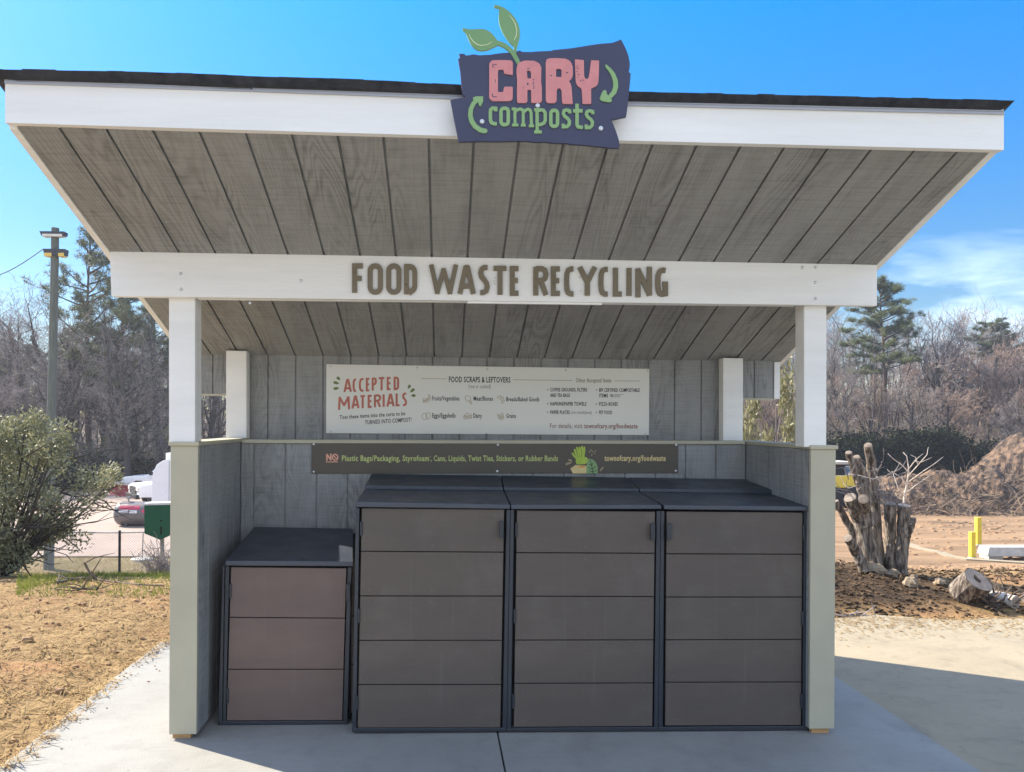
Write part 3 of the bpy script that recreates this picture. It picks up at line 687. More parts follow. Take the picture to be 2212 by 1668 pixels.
def compost_sign():
    Y = YF - .072
    T = thing('emblem_sign', 'navy cut-out sign with a sprouting leaf reading CARY composts, fixed over the fascia', 'sign', P(1170, 300, Y))
    b = MB(); e = [(160,590),(220,590),(228,607),(275,605),(300,595),(345,598),(380,606),(500,600),(600,585),(720,575),(740,580),(800,560),(830,553),(850,568),(940,571),(1000,565),(1180,557),(1180,550),(1400,528),(1600,495),(1700,480),(1840,470),(1940,432),(1990,530),(2020,610),(2037,700),(2030,770),(2022,790),(2045,805),(2038,900),(2028,1000),(2010,1170),(1995,1280),(1830,1315),(1880,1430),(1910,1520),(1925,1600),(1915,1625),(1800,1622),(1640,1602),(1500,1588),(1370,1582),(1360,1575),(1180,1568),(1100,1556),(1000,1560),(880,1548),(700,1550),(560,1554),(400,1550),(155,1557),(130,1430),(110,1330),(65,1098),(225,1068),(225,1050),(200,1045),(185,950),(172,790),(148,645),(168,640)]
    b.flat([[z5(*p) for p in e]], Y, .016); b.build('sign_board', M['navy'], T, bevel=.002)
    lf = MB(); lf.flat([[z5(*p) for p in [(197,315),(207,305),(225,310),(255,320),(320,322),(370,316),(400,315),(440,322),(470,332),(505,352),(530,375),(560,412),(580,445),(588,490),(560,507),(540,515),(480,545),(420,555),(380,552),(350,540),(320,517),(295,490),(275,455),(260,420),(245,385),(230,355),(205,333)]]], Y - .003, .012)
    lf.flat([[z5(*p) for p in [(543,55),(570,55),(600,62),(640,78),(680,102),(720,133),(750,165),(780,205),(800,240),(818,285),(828,330),(830,400),(824,432),(815,460),(806,492),(797,522),(768,510),(742,487),(720,465),(690,430),(660,390),(634,344),(615,300),(601,252),(595,210),(593,170),(597,130),(606,94),(575,82),(545,75)]]], Y - .003, .012)
    q = ribbon([(575,466),(620,478),(655,494),(690,517),(720,543),(750,580),(775,620),(800,665),(818,705)], [46,46,44,44,44,46,48,46,36]); lf.flat([[z5(*p) for p in c] for c in q], Y - .0036, .012)
    q = ribbon([(782,500),(778,540),(770,590),(776,612)], [40,32,32,32]); lf.flat([[z5(*p) for p in c] for c in q], Y - .0042, .012)
    lf.build('leaf_emblem', M['leafdark'], T)
    for pts in ([(268,372),(285,415),(318,458),(360,488),(410,500),(470,490),(520,460)], [(712,168),(750,215),(778,265),(793,330),(788,390),(764,440)]):
        ln = MB()
        for c in [ribbon(pts, [4,8,10,10,10,8,5][:len(pts)])]: ln.flat([[z5(*p) for p in k] for k in c], Y - .0045, .001)
        ln.build('leaf_vein', M['signline'], T)
    pk = MB()
    for conts in ([[(492,700),(505,678),(530,662),(600,659),(720,662),(742,672),(750,690),(750,822),(655,808),(650,775),(645,765),(592,765),(586,800),(588,1010),(645,1010),(650,970),(660,952),(740,952),(750,962),(748,1080),(738,1098),(715,1110),(530,1110),(508,1095),(490,1075)]],
                  [[(800,720),(812,695),(835,680),(880,665),(985,668),(1030,690),(1050,712),(1063,740),(1060,900),(1068,960),(1070,1100),(1062,1120),(1050,1130),(960,1130),(952,1118),(952,1000),(945,985),(912,985),(910,1000),(910,1110),(895,1130),(805,1130),(797,1110),(795,1000),(798,880),(790,800),(792,740)], [(905,778),(915,772),(940,776),(950,800),(950,860),(912,862),(908,830)]],
                  [[(1112,690),(1118,655),(1150,640),(1240,638),(1330,645),(1365,660),(1390,690),(1408,730),(1410,820),(1402,850),(1390,870),(1366,890),(1385,920),(1395,960),(1408,1140),(1300,1140),(1290,1110),(1286,1000),(1272,972),(1258,966),(1240,975),(1232,1000),(1230,1110),(1210,1132),(1130,1130),(1112,1100),(1112,900)], [(1225,765),(1235,755),(1275,756),(1285,770),(1284,845),(1225,845)]],
                  [[(1432,652),(1480,656),(1530,660),(1533,835),(1545,860),(1560,868),(1576,862),(1585,840),(1597,760),(1610,662),(1697,665),(1695,800),(1690,900),(1680,930),(1660,950),(1610,972),(1610,1140),(1515,1140),(1508,990),(1500,970),(1460,940),(1445,910),(1440,870)]]):
        pk.flat([[z5(*p) for p in c] for c in conts], Y - .006, .006)
    pk.k = 1
    rnd = random.Random(3)
    for x, y, a, c in [(525,705,50,8),(525,715,12,28),(522,1030,12,32),(525,1058,50,9),(553,870,8,45),(905,750,28,8),(905,912,18,22),(970,865,12,20),(970,900,12,25),(975,935,10,42),(860,955,8,20),(1448,722,14,9),(1452,745,20,12),(1450,778,12,14),(1462,815,20,14),(1453,850,14,10),(1488,880,12,18),(1515,875,12,14),(1335,790,22,14),(1160,825,20,10)]:
        pk.flat([[z5(x + rnd.uniform(-3,3), y), z5(x+a, y + rnd.uniform(-3,4)), z5(x+a-rnd.uniform(0,4), y+c), z5(x+2, y+c-rnd.uniform(0,4))]], Y - .0066, .0005)
    pk.build('lettering', [M['pink'], M['navy']], T)
    gr = MB(); st = [0]
    def stk(pts, w=38, closed=False, re=False):
        gr.flat([[z5(*p) for p in c] for c in ribbon(pts, w, closed, re)], Y - .005 - .0005 * (st[0] % 4), .005); st[0] += 1
    stk([(562,1222),(562,1190),(528,1187),(506,1205),(503,1240),(505,1320),(515,1345),(540,1357),(575,1360)])
    stk(rring(620, 1188, 700, 1368, 34), 38, True)
    stk([(738,1196),(772,1196),(774,1362)], 32); stk([(742,1372),(812,1372)], 30); stk([(774,1232),(800,1205),(830,1196),(856,1206),(864,1235),(864,1362)], 32); stk([(838,1374),(892,1374)], 30)
    stk([(864,1238),(890,1210),(918,1198),(940,1208),(950,1238),(954,1370)], 32); stk([(925,1382),(982,1382)], 30)
    stk([(985,1205),(1016,1205),(1018,1440)], 36); stk([(984,1448),(1068,1448)], 34); stk([(1018,1222),(1050,1205),(1085,1210),(1105,1238),(1106,1320),(1092,1350),(1060,1366),(1020,1368)], 36)
    stk(rring(1167, 1211, 1241, 1386, 34), 38, True)
    for dx, dy in ((0, 0), (253, 9)):
        stk([(1376+dx,1245+dy),(1374+dx,1216+dy),(1340+dx,1206+dy),(1312+dx,1216+dy),(1304+dx,1245+dy),(1318+dx,1275+dy),(1352+dx,1300+dy),(1372+dx,1330+dy),(1368+dx,1368+dy),(1345+dx,1390+dy),(1304+dx,1392+dy),(1302+dx,1358+dy)], 35)
    stk([(1455,1138),(1455,1370),(1468,1392),(1520,1400)], 38); stk([(1412,1216),(1516,1216)], 38)
    gr.build('lower_lettering', M['leafgreen'], T)
    for pts, wd, head in (([(1775,728),(1812,760),(1850,815),(1876,885),(1880,950),(1862,1010),(1815,1065)], [26,36,46,52,54,52,46], [(1703,1085),(1722,1030),(1745,990),(1775,992),(1780,1030),(1838,1092),(1832,1118),(1800,1122),(1725,1108)]),
                          ([(445,1440),(390,1425),(335,1385),(298,1330),(283,1265),(290,1195),(318,1135),(365,1090)], [50,52,52,52,50,48,46,44], [(425,1058),(424,1110),(400,1165),(380,1162),(370,1125),(315,1098),(312,1072),(345,1058)])):
        a = MB(); a.flat([[z5(*p) for p in c] for c in ribbon(pts, wd, False, False)], Y - .0052, .0052); a.flat([[z5(*p) for p in head]], Y - .0058, .005)
        a.lathe([(wd[0] * .5 * .1968 / F * 3.3, 0), (wd[0] * .5 * .1968 / F * 3.3, .0045)], P(*z5(*pts[0]), Y) , (0, -1, 0), 14)
        a.build('arrow', M['leafgreen'], T)
    screws(T, [z5(1022, 1160), z5(412, 1335), z5(1715, 1410)], Y - .001, .0105)
compost_sign()
def accepted_sign():
    Y = YPN - .012
    T = thing('instruction_board', 'long cream board headed ACCEPTED MATERIALS with small food icons, on the back panel', 'sign', P(1053, 862, Y))
    b = MB(); b.front([(705, 786.8), (1402.8, 796.9), (1401.8, 940.3), (704.3, 936)], Y, .011); b.build('sign_board', M['signwhite'], T, bevel=.0015)
    Y -= .0012
    t = MB(); w = [(325,430,276,450),(440,497,271,443),(520,592,266,440),(607,665,263,435),(682,748,258,428),(765,850,254,424),(873,935,250,420),(960,1030,247,418)]
    for ch, (x0, x1, y0, y1) in zip('ACCEPTED', w): glyph(t, ch, z6, x0, x1, y0, y1, 26, Y - .0008, .0015, .0004, -.04)
    w = [(255,408,497,668),(425,527,487,659),(530,605,482,652),(630,695,478,645),(710,803,473,640),(818,850,468,634),(870,972,463,634),(985,1050,456,625),(1066,1133,450,622)]
    for ch, (x0, x1, y0, y1) in zip('MATERIALS', w): glyph(t, ch, z6, x0, x1, y0, y1, 27, Y - .0008, .0015, .0004, -.05)
    t.build('title_lettering', M['redink'], T)
    k = MB()
    def tx(s, conv, x0, y0, x1, y1, cap, bold=.016, mb=None):
        own = mb is None
        if own: mb = MB()
        sc = .1703 if conv is z6 else .1978
        text(mb, s, *conv(x0, y0), *conv(x1, y1), cap * sc, Y, bold)
        if own: mb.build('text_line', M['ink'], T)
    tx('Toss these items into the carts to be', z6, 275, 785, 1108, 735, 47); tx('TURNED INTO COMPOST!', z6, 597, 852, 1185, 816, 50)
    q_ = MB(); text(q_, 'FOOD SCRAPS & LEFTOVERS', 969.7, 825.4, 1102.6, 826.6, 11.6, Y, .02); q_.build('text_line', M['ink'], T)
    for s, x0, x1, yb in (('Fruits/Vegetables', 1450, 1795, 548), ('Eggs/Eggshells', 1450, 1745, 765), ('Dairy', 1972, 2080, 768)): tx(s, z6, x0, yb, x1, yb + 1, 54)
    tx('Meat/Bones', z6, 1975, 550, 2220, 551, 54)
    tx('Breads/Baked Goods', z7, 245, 480, 605, 482, 45); tx('Grains', z7, 245, 662, 350, 663, 45)
    for s, x0, x1, yb in (('COFFEE GROUNDS, FILTERS', 725, 1128, 373), ('AND TEA BAGS', 725, 940, 433), ('NAPKINS/PAPER TOWELS', 725, 1120, 527), ('PAPER PLATES', 725, 938, 619), ('BPI CERTIFIED COMPOSTABLE', 1260, 1702, 377), ('ITEMS', 1260, 1355, 437), ('PIZZA BOXES', 1260, 1462, 529), ('PET FOOD', 1258, 1402, 621)):
        tx(s, z7, x0, yb, x1, yb + 1, 37, .022)
    k.flat([[z7(*p) for p in c] for c in ribbon([(1398 + 15*math.cos(a), 420 + 15*math.sin(a)) for a in [math.pi*2*i/14 for i in range(14)]], 5, True)], Y, .001); k.flat([[z7(*p) for p in c] for c in ribbon([(1388, 408), (1408, 432)], 6)], Y, .001)
    k.build('round_mark', M['ink'], T)
    g = MB(); text(g, '(raw or cooked)', 1012.3, 838.6, 1060, 839, 8.6, Y, .0); tx('(non-coated/glossy)', z7, 952, 617, 1178, 619, 34, 0., g)
    for y, x1 in ((408, 1525), (421, 1488), (433, 1488)): g.flat([[z7(*p) for p in c] for c in ribbon([(1423, y), (x1, y)], 5)], Y, .001)
    for x, y in ((697, 355), (697, 508), (697, 600), (1230, 357), (1230, 511), (1230, 603)): g.flat([[z7(x-7, y-6), z7(x+7, y-6), z7(x+7, y+5), z7(x-7, y+5)]], Y, .001)
    g.build('grey_lettering', M['greyink'], T)
    o = MB()
    tx('Other Accepted Items', z7, 1005, 274, 1392, 276, 46, .008, o); o.k = 0
    for conv, a, b_ in ((z6, (1307, 270), (1630, 275)), (z7, (315, 246), (972, 255)), (z7, (1425, 258), (1708, 260))): o.flat([[conv(*p) for p in c] for c in ribbon([a, b_], 4.5)], Y, .001)
    o.build('heading_lettering', M['oliveink'], T)
    u = MB(); tx('For details, visit', z7, 722, 773, 1075, 775, 50, .006, u); tx('townofcary.org/foodwaste', z7, 1095, 775, 1680, 777, 50, .022, u); u.build('web_lettering', M['rustink'], T)
    d = MB()
    for cx, cy, a, lw in ((262, 270, 40, 62), (233, 325, 12, 82), (233, 395, -12, 80), (1157, 375, -58, 62), (1197, 422, -35, 78), (1210, 487, 0, 64)):
        ca, sa = math.cos(math.radians(a)), math.sin(math.radians(a)); sg = 1 if cx < 600 else -1
        pts = [(lw*.5*sg, 3), (lw*.1*sg, -17), (-lw*.3*sg, -18), (-lw*.5*sg, 0), (-lw*.3*sg, 17), (lw*.1*sg, 17)]
        d.flat([[z6(cx + x*ca - y*sa, cy + x*sa + y*ca) for x, y in pts]], Y, .001)
    d.build('leaf_mark', M['greenink'], T)
    def icon(strokes, conv, wd):
        i = MB()
        for n, (pts, cl) in enumerate(strokes): i.flat([[conv(*p) for p in c] for c in ribbon(pts, wd, cl)], Y - .0003 * (n % 3), .001)
        i.build('food_icon', M['tanink'], T)
    icon([([(1405,470),(1410,505),(1395,535),(1360,550),(1332,545)],0),([(1405,470),(1425,500),(1425,540),(1395,565),(1335,572),(1332,545)],0),([(1400,515),(1370,535),(1335,520)],0),([(1335,520),(1332,545)],0),([(1412,520),(1385,552),(1340,560)],0)], z6, 6)
    icon([([(1866,520),(1880,490),(1910,487),(1932,505),(1935,540),(1915,562),(1885,550)],1),([(1915,560),(1938,582)],0),([(1932,548),(1952,572)],0),([(1938,582),(1935,592),(1952,590),(1952,572)],0)], z6, 6)
    el_ = lambda cx, cy, rx, ry, n=16: [(cx + rx*math.cos(2*math.pi*i/n), cy + ry*math.sin(2*math.pi*i/n)) for i in range(n)]
    icon([(el_(1353,752,32,40),1),(el_(1398,742,28,42),1)], z6, 6)
    icon([([(1850,745),(1895,708),(1948,735),(1948,772),(1852,783)],1),([(1850,747),(1948,737)],0),(el_(1875,760,8,7,8),1),(el_(1905,755,9,8,8),1),(el_(1932,760,6,6,8),1)], z6, 6)
    icon([([(148,430),(180,420),(212,440),(224,475),(205,508),(192,490),(196,470),(178,452),(150,446)],1),([(180,422),(178,452)],0),([(205,432),(188,460)],0),([(222,465),(196,472)],0)], z7, 5)
    icon([([(200,600),(195,680)],0),([(145,625),(190,665)],0),([(205,610),(218,640),(198,660)],0),([(218,640),(216,670),(196,680)],0),([(148,625),(165,625),(175,645)],0),([(150,645),(160,660),(185,664)],0),([(160,665),(175,680),(195,682)],0),([(185,615),(182,640),(195,650)],0)], z7, 5)
    screws(T, [z6(160, 118), z6(1260, 132), z6(2150, 150), z7(893, 138), z7(1785, 147), z6(163, 945), z6(2138, 967), z7(1765, 835)], Y, .006)
accepted_sign()
def no_sign():
    Y = YBK - .012
    T = thing('prohibition_board', 'narrow brown board starting with NO and a turnip picture, on the back half wall', 'sign', P(1068, 990, Y))
    b = MB(); b.front([(673, 956.6), (1465, 958.6), (1464.5, 1021.8), (672.7, 1023)], Y, .011); b.build('sign_board', M['signbrown'], T, bevel=.0015)
    Y -= .0012
    t = MB(); text(t, 'Plastic Bags/Packaging, Styrofoam', *zd(220, 160), *zd(724, 160.5), 31 * .3736, Y, .024); text(t, ', Cans, Liquids, Twist Ties, Stickers, or Rubber Bands', *zd(733, 160.5), *zd(1470, 161), 31 * .3736, Y, .024)
    text(t, 'TM', *zd(725, 140), *zd(735, 140), 3, Y, .0); t.build('text_lettering', M['palegreen'], T)
    n = MB(); glyph(n, 'N', zd, 129, 160, 118, 160, 8.5, Y, .001, .0003)
    n.flat([[zd(*p) for p in c] for c in ribbon([(181 + 15.5*math.cos(a), 139.5 + 17*math.sin(a)) for a in [math.pi*2*i/18 for i in range(18)]], 7, True)], Y, .001)
    n.flat([[zd(*p) for p in c] for c in ribbon([(170, 129), (192, 151)], 6)], Y - .0004, .001); n.flat([[zd(127, 163.5), zd(198, 163.5), zd(198, 168.5), zd(127, 168.5)]], Y, .001)
    n.build('warning_lettering', M['salmon'], T)
    u = MB(); text(u, 'townofcary.org/foodwaste', *zd(1738, 159.5), *zd(2093, 160), 31 * .3736, Y, .028); u.build('web_lettering', M['yellowink'], T)
    p = MB(); q = lambda c: [z7(*v) for v in c]
    p.flat([q([(945,1215),(1002,1176),(1060,1182),(1130,1184),(1145,1230),(1140,1269),(972,1269)])], Y, .001); p.k = 1
    p.flat([q([(1020,1195),(1060,1184),(1110,1190),(1100,1204),(1050,1207)])], Y - .0004, .001); p.k = 2
    p.flat([q([(1002,1130),(1010,1105),(1040,1088),(1090,1084),(1125,1095),(1142,1120),(1135,1150),(1100,1168),(1040,1172),(1010,1165)])], Y - .0003, .001)
    for a, wd in (([(1010,1105),(985,1075),(968,1050)],22),([(1022,1095),(1000,1040),(992,1010)],22),([(1040,1088),(1028,1030),(1018,990)],24),([(1058,1086),(1052,1030),(1045,990)],24),([(1078,1086),(1080,1030),(1072,980)],24),([(1092,1088),(1098,1030),(1098,985)],20)):
        p.flat([q(c) for c in ribbon(a, [wd*.6, wd, wd*.9], False, True)], Y - .0006 - .0003 * (len(p.f) % 3), .001)
    p.k = 3
    p.flat([q([(1120,1269),(1122,1180),(1130,1130),(1150,1106),(1190,1118),(1225,1150),(1245,1200),(1244,1269)])], Y - .0016, .001); p.k = 4
    for a in ([(1160,1115),(1178,1180),(1190,1269)], [(1150,1165),(1176,1185)], [(1195,1150),(1178,1185)], [(1148,1205),(1184,1222)], [(1225,1190),(1184,1222)], [(1150,1240),(1188,1252)], [(1230,1235),(1188,1252)]): p.flat([q(c) for c in ribbon(a, 6)], Y - .002 - .0002 * (len(p.f) % 3), .001)
    p.k = 5
    for c in ([(888,1165),(905,1152),(940,1147),(965,1152),(940,1165),(900,1182)], [(915,1125),(935,1112),(955,1120),(967,1145),(945,1138)], [(1265,1252),(1275,1222),(1295,1198),(1308,1195),(1302,1215),(1280,1240)]): p.flat([q(c)], Y, .001)
    for x, y in ((1170, 1014), (1220, 1023), (1155, 1033), (1187, 1031), (1207, 1050), (1178, 1066)): p.flat([q([(x-10, y), (x, y-7), (x+10, y-2), (x+6, y+7), (x-6, y+7)])], Y, .001)
    p.build('vegetable_picture', [M['yellowink'], M['orangeink'], M['limeink'], M['leafgreen'], M['ink'], M['tanink']], T)
    screws(T, [zd(57, 63), zd(1122, 68), zd(2153, 68), zd(57, 224), zd(1118, 220), zd(2151, 218)], Y, .0085)
no_sign()

# ================================================================== plants
def at(u, v, d): return EYE + ray(u, v) * d
def ground_at(u, d):
    p = at(u, 913, d); return Vector((p.x, p.y, h(p.x, p.y)))
M['bark'] = mat('grey_bark', (.075, .062, .055), (.036, .030, .028), 7, .9, .02, 24, stretch=(3, 3, .7))
M['barkr'] = mat('reddish_twig', (.34, .245, .19), (.22, .16, .13), 3, .9)
M['twig'] = mat('grey_twig', (.29, .25, .23), (.19, .165, .155), 3, .9)
M['barkp'] = mat('pine_bark', (.125, .085, .065), (.05, .037, .03), 6, .9, .02, 18, stretch=(3, 3, .8))
M['needle'] = random_tint('pine_needles', (.05, .075, .025), (.14, .155, .055), .6, .3, .25)
M['leaf'] = random_tint('evergreen_shrub_leaves', (.11, .125, .055), (.37, .355, .20), .55, .3, .25, 2.2)
M['leafp'] = random_tint('pale_shrub_leaves', (.16, .17, .07), (.30, .27, .15), .5, .4, .3, 2)
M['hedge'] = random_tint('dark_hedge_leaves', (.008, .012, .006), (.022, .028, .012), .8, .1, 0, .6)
M['ivy'] = random_tint('ivy_leaves', (.03, .05, .016), (.07, .10, .03), .45, .4, .15, 1)
M['brush'] = random_tint('dry_brush', (.30, .24, .17), (.55, .45, .33), .9, .15, .15, .3)
M['brushg'] = random_tint('grey_brush', (.14, .122, .115), (.33, .29, .27), .9, .15, .1, .3)
def wander(p, d, L, n, rnd, j, up):
    pts = [Vector(p)]; d = d.normalized()
    for i in range(n):
        d = (d + Vector((rnd.gauss(0, j), rnd.gauss(0, j), rnd.gauss(0, j) + up))).normalized(); pts.append(pts[-1] + d * (L / n))
    return pts
def limb(mbs, p, d, L, r, lev, rnd, st):
    n = st['seg'][lev]; pts = wander(p, d, L, n, rnd, st['j'][lev], st['up'][lev])
    last = lev == len(st['seg']) - 1
    rad = [max(st['rmin'], r * (1 - (.55 if lev == 0 else .8) * i / n)) for i in range(n + 1)]
    mbs[0 if lev <= st['trunklev'] else 1].tube(pts, rad, st['sides'][lev], cap=False)
    if last: return
    for i in range(st['kids'][lev]):
        t = st['from'][lev] + (1 - st['from'][lev]) * (i + rnd.random()) / st['kids'][lev]; t = min(t, .999)
        k = int(t * n); q = pts[k].lerp(pts[k + 1], t * n - k); ax = (pts[k + 1] - pts[k]).normalized()
        a = ax.orthogonal().normalized(); a.rotate(Matrix.Rotation(rnd.uniform(0, 2 * math.pi), 3, ax))
        an = math.radians(rnd.uniform(*st['ang'][lev])); nd = ax * math.cos(an) + a * math.sin(an)
        limb(mbs, q, nd, L * st['len'][lev] * rnd.uniform(.7, 1.15) * (1 - .45 * t * (lev == 0)), rad[k] * st['rr'][lev], lev + 1, rnd, st)
    if lev > 0: limb(mbs, pts[-1], (pts[-1] - pts[-2]), L * .4, rad[-1], lev + 1, rnd, st)
def bare_style(rmin=.011, kids=(13, 7, 6, 4), frm=.28, ang0=(28, 62), len0=.55, trunklev=2):
    return dict(seg=[9, 6, 4, 3, 2], j=[.07, .16, .2, .24, .25], up=[.05, .09, .06, .03, .0], sides=[8, 5, 3, 3, 3], kids=list(kids), **{'from': [frm, .25, .2, .15]},
                ang=[ang0, (25, 60), (25, 65), (25, 65)], len=[len0, .5, .5, .5], rr=[.55, .6, .6, .65], rmin=rmin, trunklev=trunklev)
HT = {}
def tree_from(mbs, name, label, cat, loc, mats, group=None, parts=('trunk', 'crown')):
    T = thing(name, label, cat, (0, 0, 0), 0, group)
    for mb, m, p in zip(mbs, mats, parts): mb.build(p, m, T, smooth=True, local=True)
    T.location = loc; HT[T.name] = max(v[2] for v in mbs[1].v); return T
def put_top(T, src, u, v, d, rz=0.0):
    put(T, u, d, height_for(u, v, d) / HT[src.name], rz)
def bare_proto(seed, H, style, lean=(0, 0), twig='twig', fork=0):
    rnd = random.Random(seed); mbs = (MB(), MB())
    d = Vector((lean[0], lean[1], 1))
    limb(mbs, (0, 0, -.3), d, H * .86, H * .024, 0, rnd, style)
    for f in range(fork):
        a = rnd.uniform(0, 6.28); limb(mbs, (0, 0, H * .12), Vector((math.cos(a) * .5, math.sin(a) * .5, 1)), H * .7, H * .015, 0, rnd, style)
    return mbs
def tuft(mb, c, r, n, rnd, w):
    for i in range(n):
        d = Vector((rnd.gauss(0, 1), rnd.gauss(0, 1), rnd.gauss(.35, .8))).normalized(); s = d.orthogonal().normalized() * w
        q = c + d * r * rnd.uniform(.6, 1.1); b = c + d * r * .12
        mb.add([b - s, b + s, q], [(0, 1, 2)])
def pine_proto(seed, H, crown0, spread, nl, tuf=7, tr=.34, flat=0, droop=.0):
    rnd = random.Random(seed); mbs = (MB(), MB()); n = 12
    pts = wander((0, 0, -.3), Vector((rnd.uniform(-.03, .03), 0, 1)), H, n, rnd, .018, .03)
    R = H * .0135; mbs[0].tube(pts, [R * (1 - .85 * i / n) for i in range(n + 1)], 9)
    for i in range(nl):
        t = crown0 + (1 - crown0) * (i + rnd.random()) / nl; k = min(n - 1, int(t * n)); q = pts[k].lerp(pts[k + 1], t * n - k)
        s = (t - crown0) / (1 - crown0); prof = (math.sin(math.pi * min(1, .20 + .8 * (s ** .8))) ** .7 * .9 + .14) if not flat else (.5 + .6 * s if s < .8 else 1.0 - (s - .8) * 2.4)
        a = rnd.uniform(0, 6.283); ln = spread * prof * rnd.uniform(.55, 1.15)
        d = Vector((math.cos(a), math.sin(a), rnd.uniform(-.1, .35) + .5 * s * (not flat)))
        lp = wander(q, d, ln, 5, rnd, .10, .05 - droop); mbs[0].tube(lp, [max(.012, R * .33 * (1 - .8 * j / 5)) for j in range(6)], 4, cap=False)
        for j in range(int(3 + ln * 1.9)):
            tt = .30 + .7 * rnd.random() ** .7; kk = min(4, int(tt * 5)); p = lp[kk].lerp(lp[kk + 1], tt * 5 - kk)
            sd = Vector((rnd.gauss(0, 1), rnd.gauss(0, 1), rnd.uniform(.0, .7))).normalized() * rnd.uniform(.25, .8) * (.5 + ln * .16)
            mbs[0].tube([p, p + sd], [.014, .008], 3, cap=False)
            for _ in range(tuf): tuft(mbs[1], p + sd * rnd.uniform(.45, 1.15) + Vector((rnd.gauss(0, .16), rnd.gauss(0, .16), rnd.gauss(.05, .10))), tr, 12, rnd, tr * .055)
    return mbs
def leafq(mb, c, d, nrm, L_, w):
    s = d.cross(nrm).normalized() * w * .5
    mb.add([c, c + d * L_ * .45 + s + nrm * L_ * .06, c + d * L_, c + d * L_ * .45 - s + nrm * L_ * .06], [(0, 1, 2, 3)])
def rdir(rnd): return Vector((rnd.gauss(0, 1), rnd.gauss(0, 1), rnd.gauss(0, 1))).normalized()
def shrub_proto(seed, R, H, nstem, nleaf, L_, w, low=.25, base_leaves=0, clumps=60, cr=.3):
    """stems from one foot, foliage in many clumps near the stem ends, gaps between them"""
    rnd = random.Random(seed); mbs = (MB(), MB()); tips = []
    for i in range(nstem):
        a = rnd.uniform(0, 6.283); e = rnd.uniform(.35, 1.25)
        d = Vector((math.cos(a) * e, math.sin(a) * e, 1)); pts = wander((math.cos(a) * R * .07, math.sin(a) * R * .07, -.1), d, H * rnd.uniform(.75, 1.0), 6, rnd, .12, .03)
        mbs[0].tube(pts, [.035 * H / 2.4 * (1 - .75 * j / 6) for j in range(7)], 6, cap=False); tips.append(pts[-1])
        for j in range(7):
            k = rnd.randint(2, 5); q = pts[k]; b = wander(q, rdir(rnd) + Vector((math.cos(a), math.sin(a), .4)), H * rnd.uniform(.22, .5), 4, rnd, .2, .03)
            mbs[0].tube(b, [.013 * H / 2.4 * (1 - .7 * m / 4) for m in range(5)], 4, cap=False); tips += [b[-1], b[2]]
    cl = []
    while len(cl) < clumps:
        t = rnd.choice(tips) + rdir(rnd) * cr * rnd.uniform(0, 1.1)
        if low * H < t.z < H * 1.05 and math.hypot(t.x, t.y) < R * 1.05: cl.append((t, cr * rnd.uniform(.55, 1.25)))
    for i in range(nleaf):
        c, r = rnd.choice(cl); d = rdir(rnd); p = c + d * r * rnd.random() ** .5; q = (rdir(rnd) + d * .7 + Vector((0, 0, .25))).normalized()
        leafq(mbs[1], p, q, (rdir(rnd) + Vector((0, 0, .8))).normalized(), L_ * rnd.uniform(.7, 1.25), w * rnd.uniform(.8, 1.2))
    for i in range(base_leaves):
        a = rnd.uniform(0, 6.283); r = R * .5 * rnd.random() ** .5
        leafq(mbs[1], Vector((math.cos(a) * r, math.sin(a) * r, rnd.uniform(0, .3 * H))), rdir(rnd), rdir(rnd), L_, w)
    return mbs
def put(T, u, d, sc=1.0, rz=0.0, sx_=None):
    p = ground_at(u, d); T.location = p; T.scale = (sx_ or sc, sx_ or sc, sc); T.rotation_euler = (0, 0, rz)
def height_for(u, v, d): return at(u, v, d).z - ground_at(u, d).z

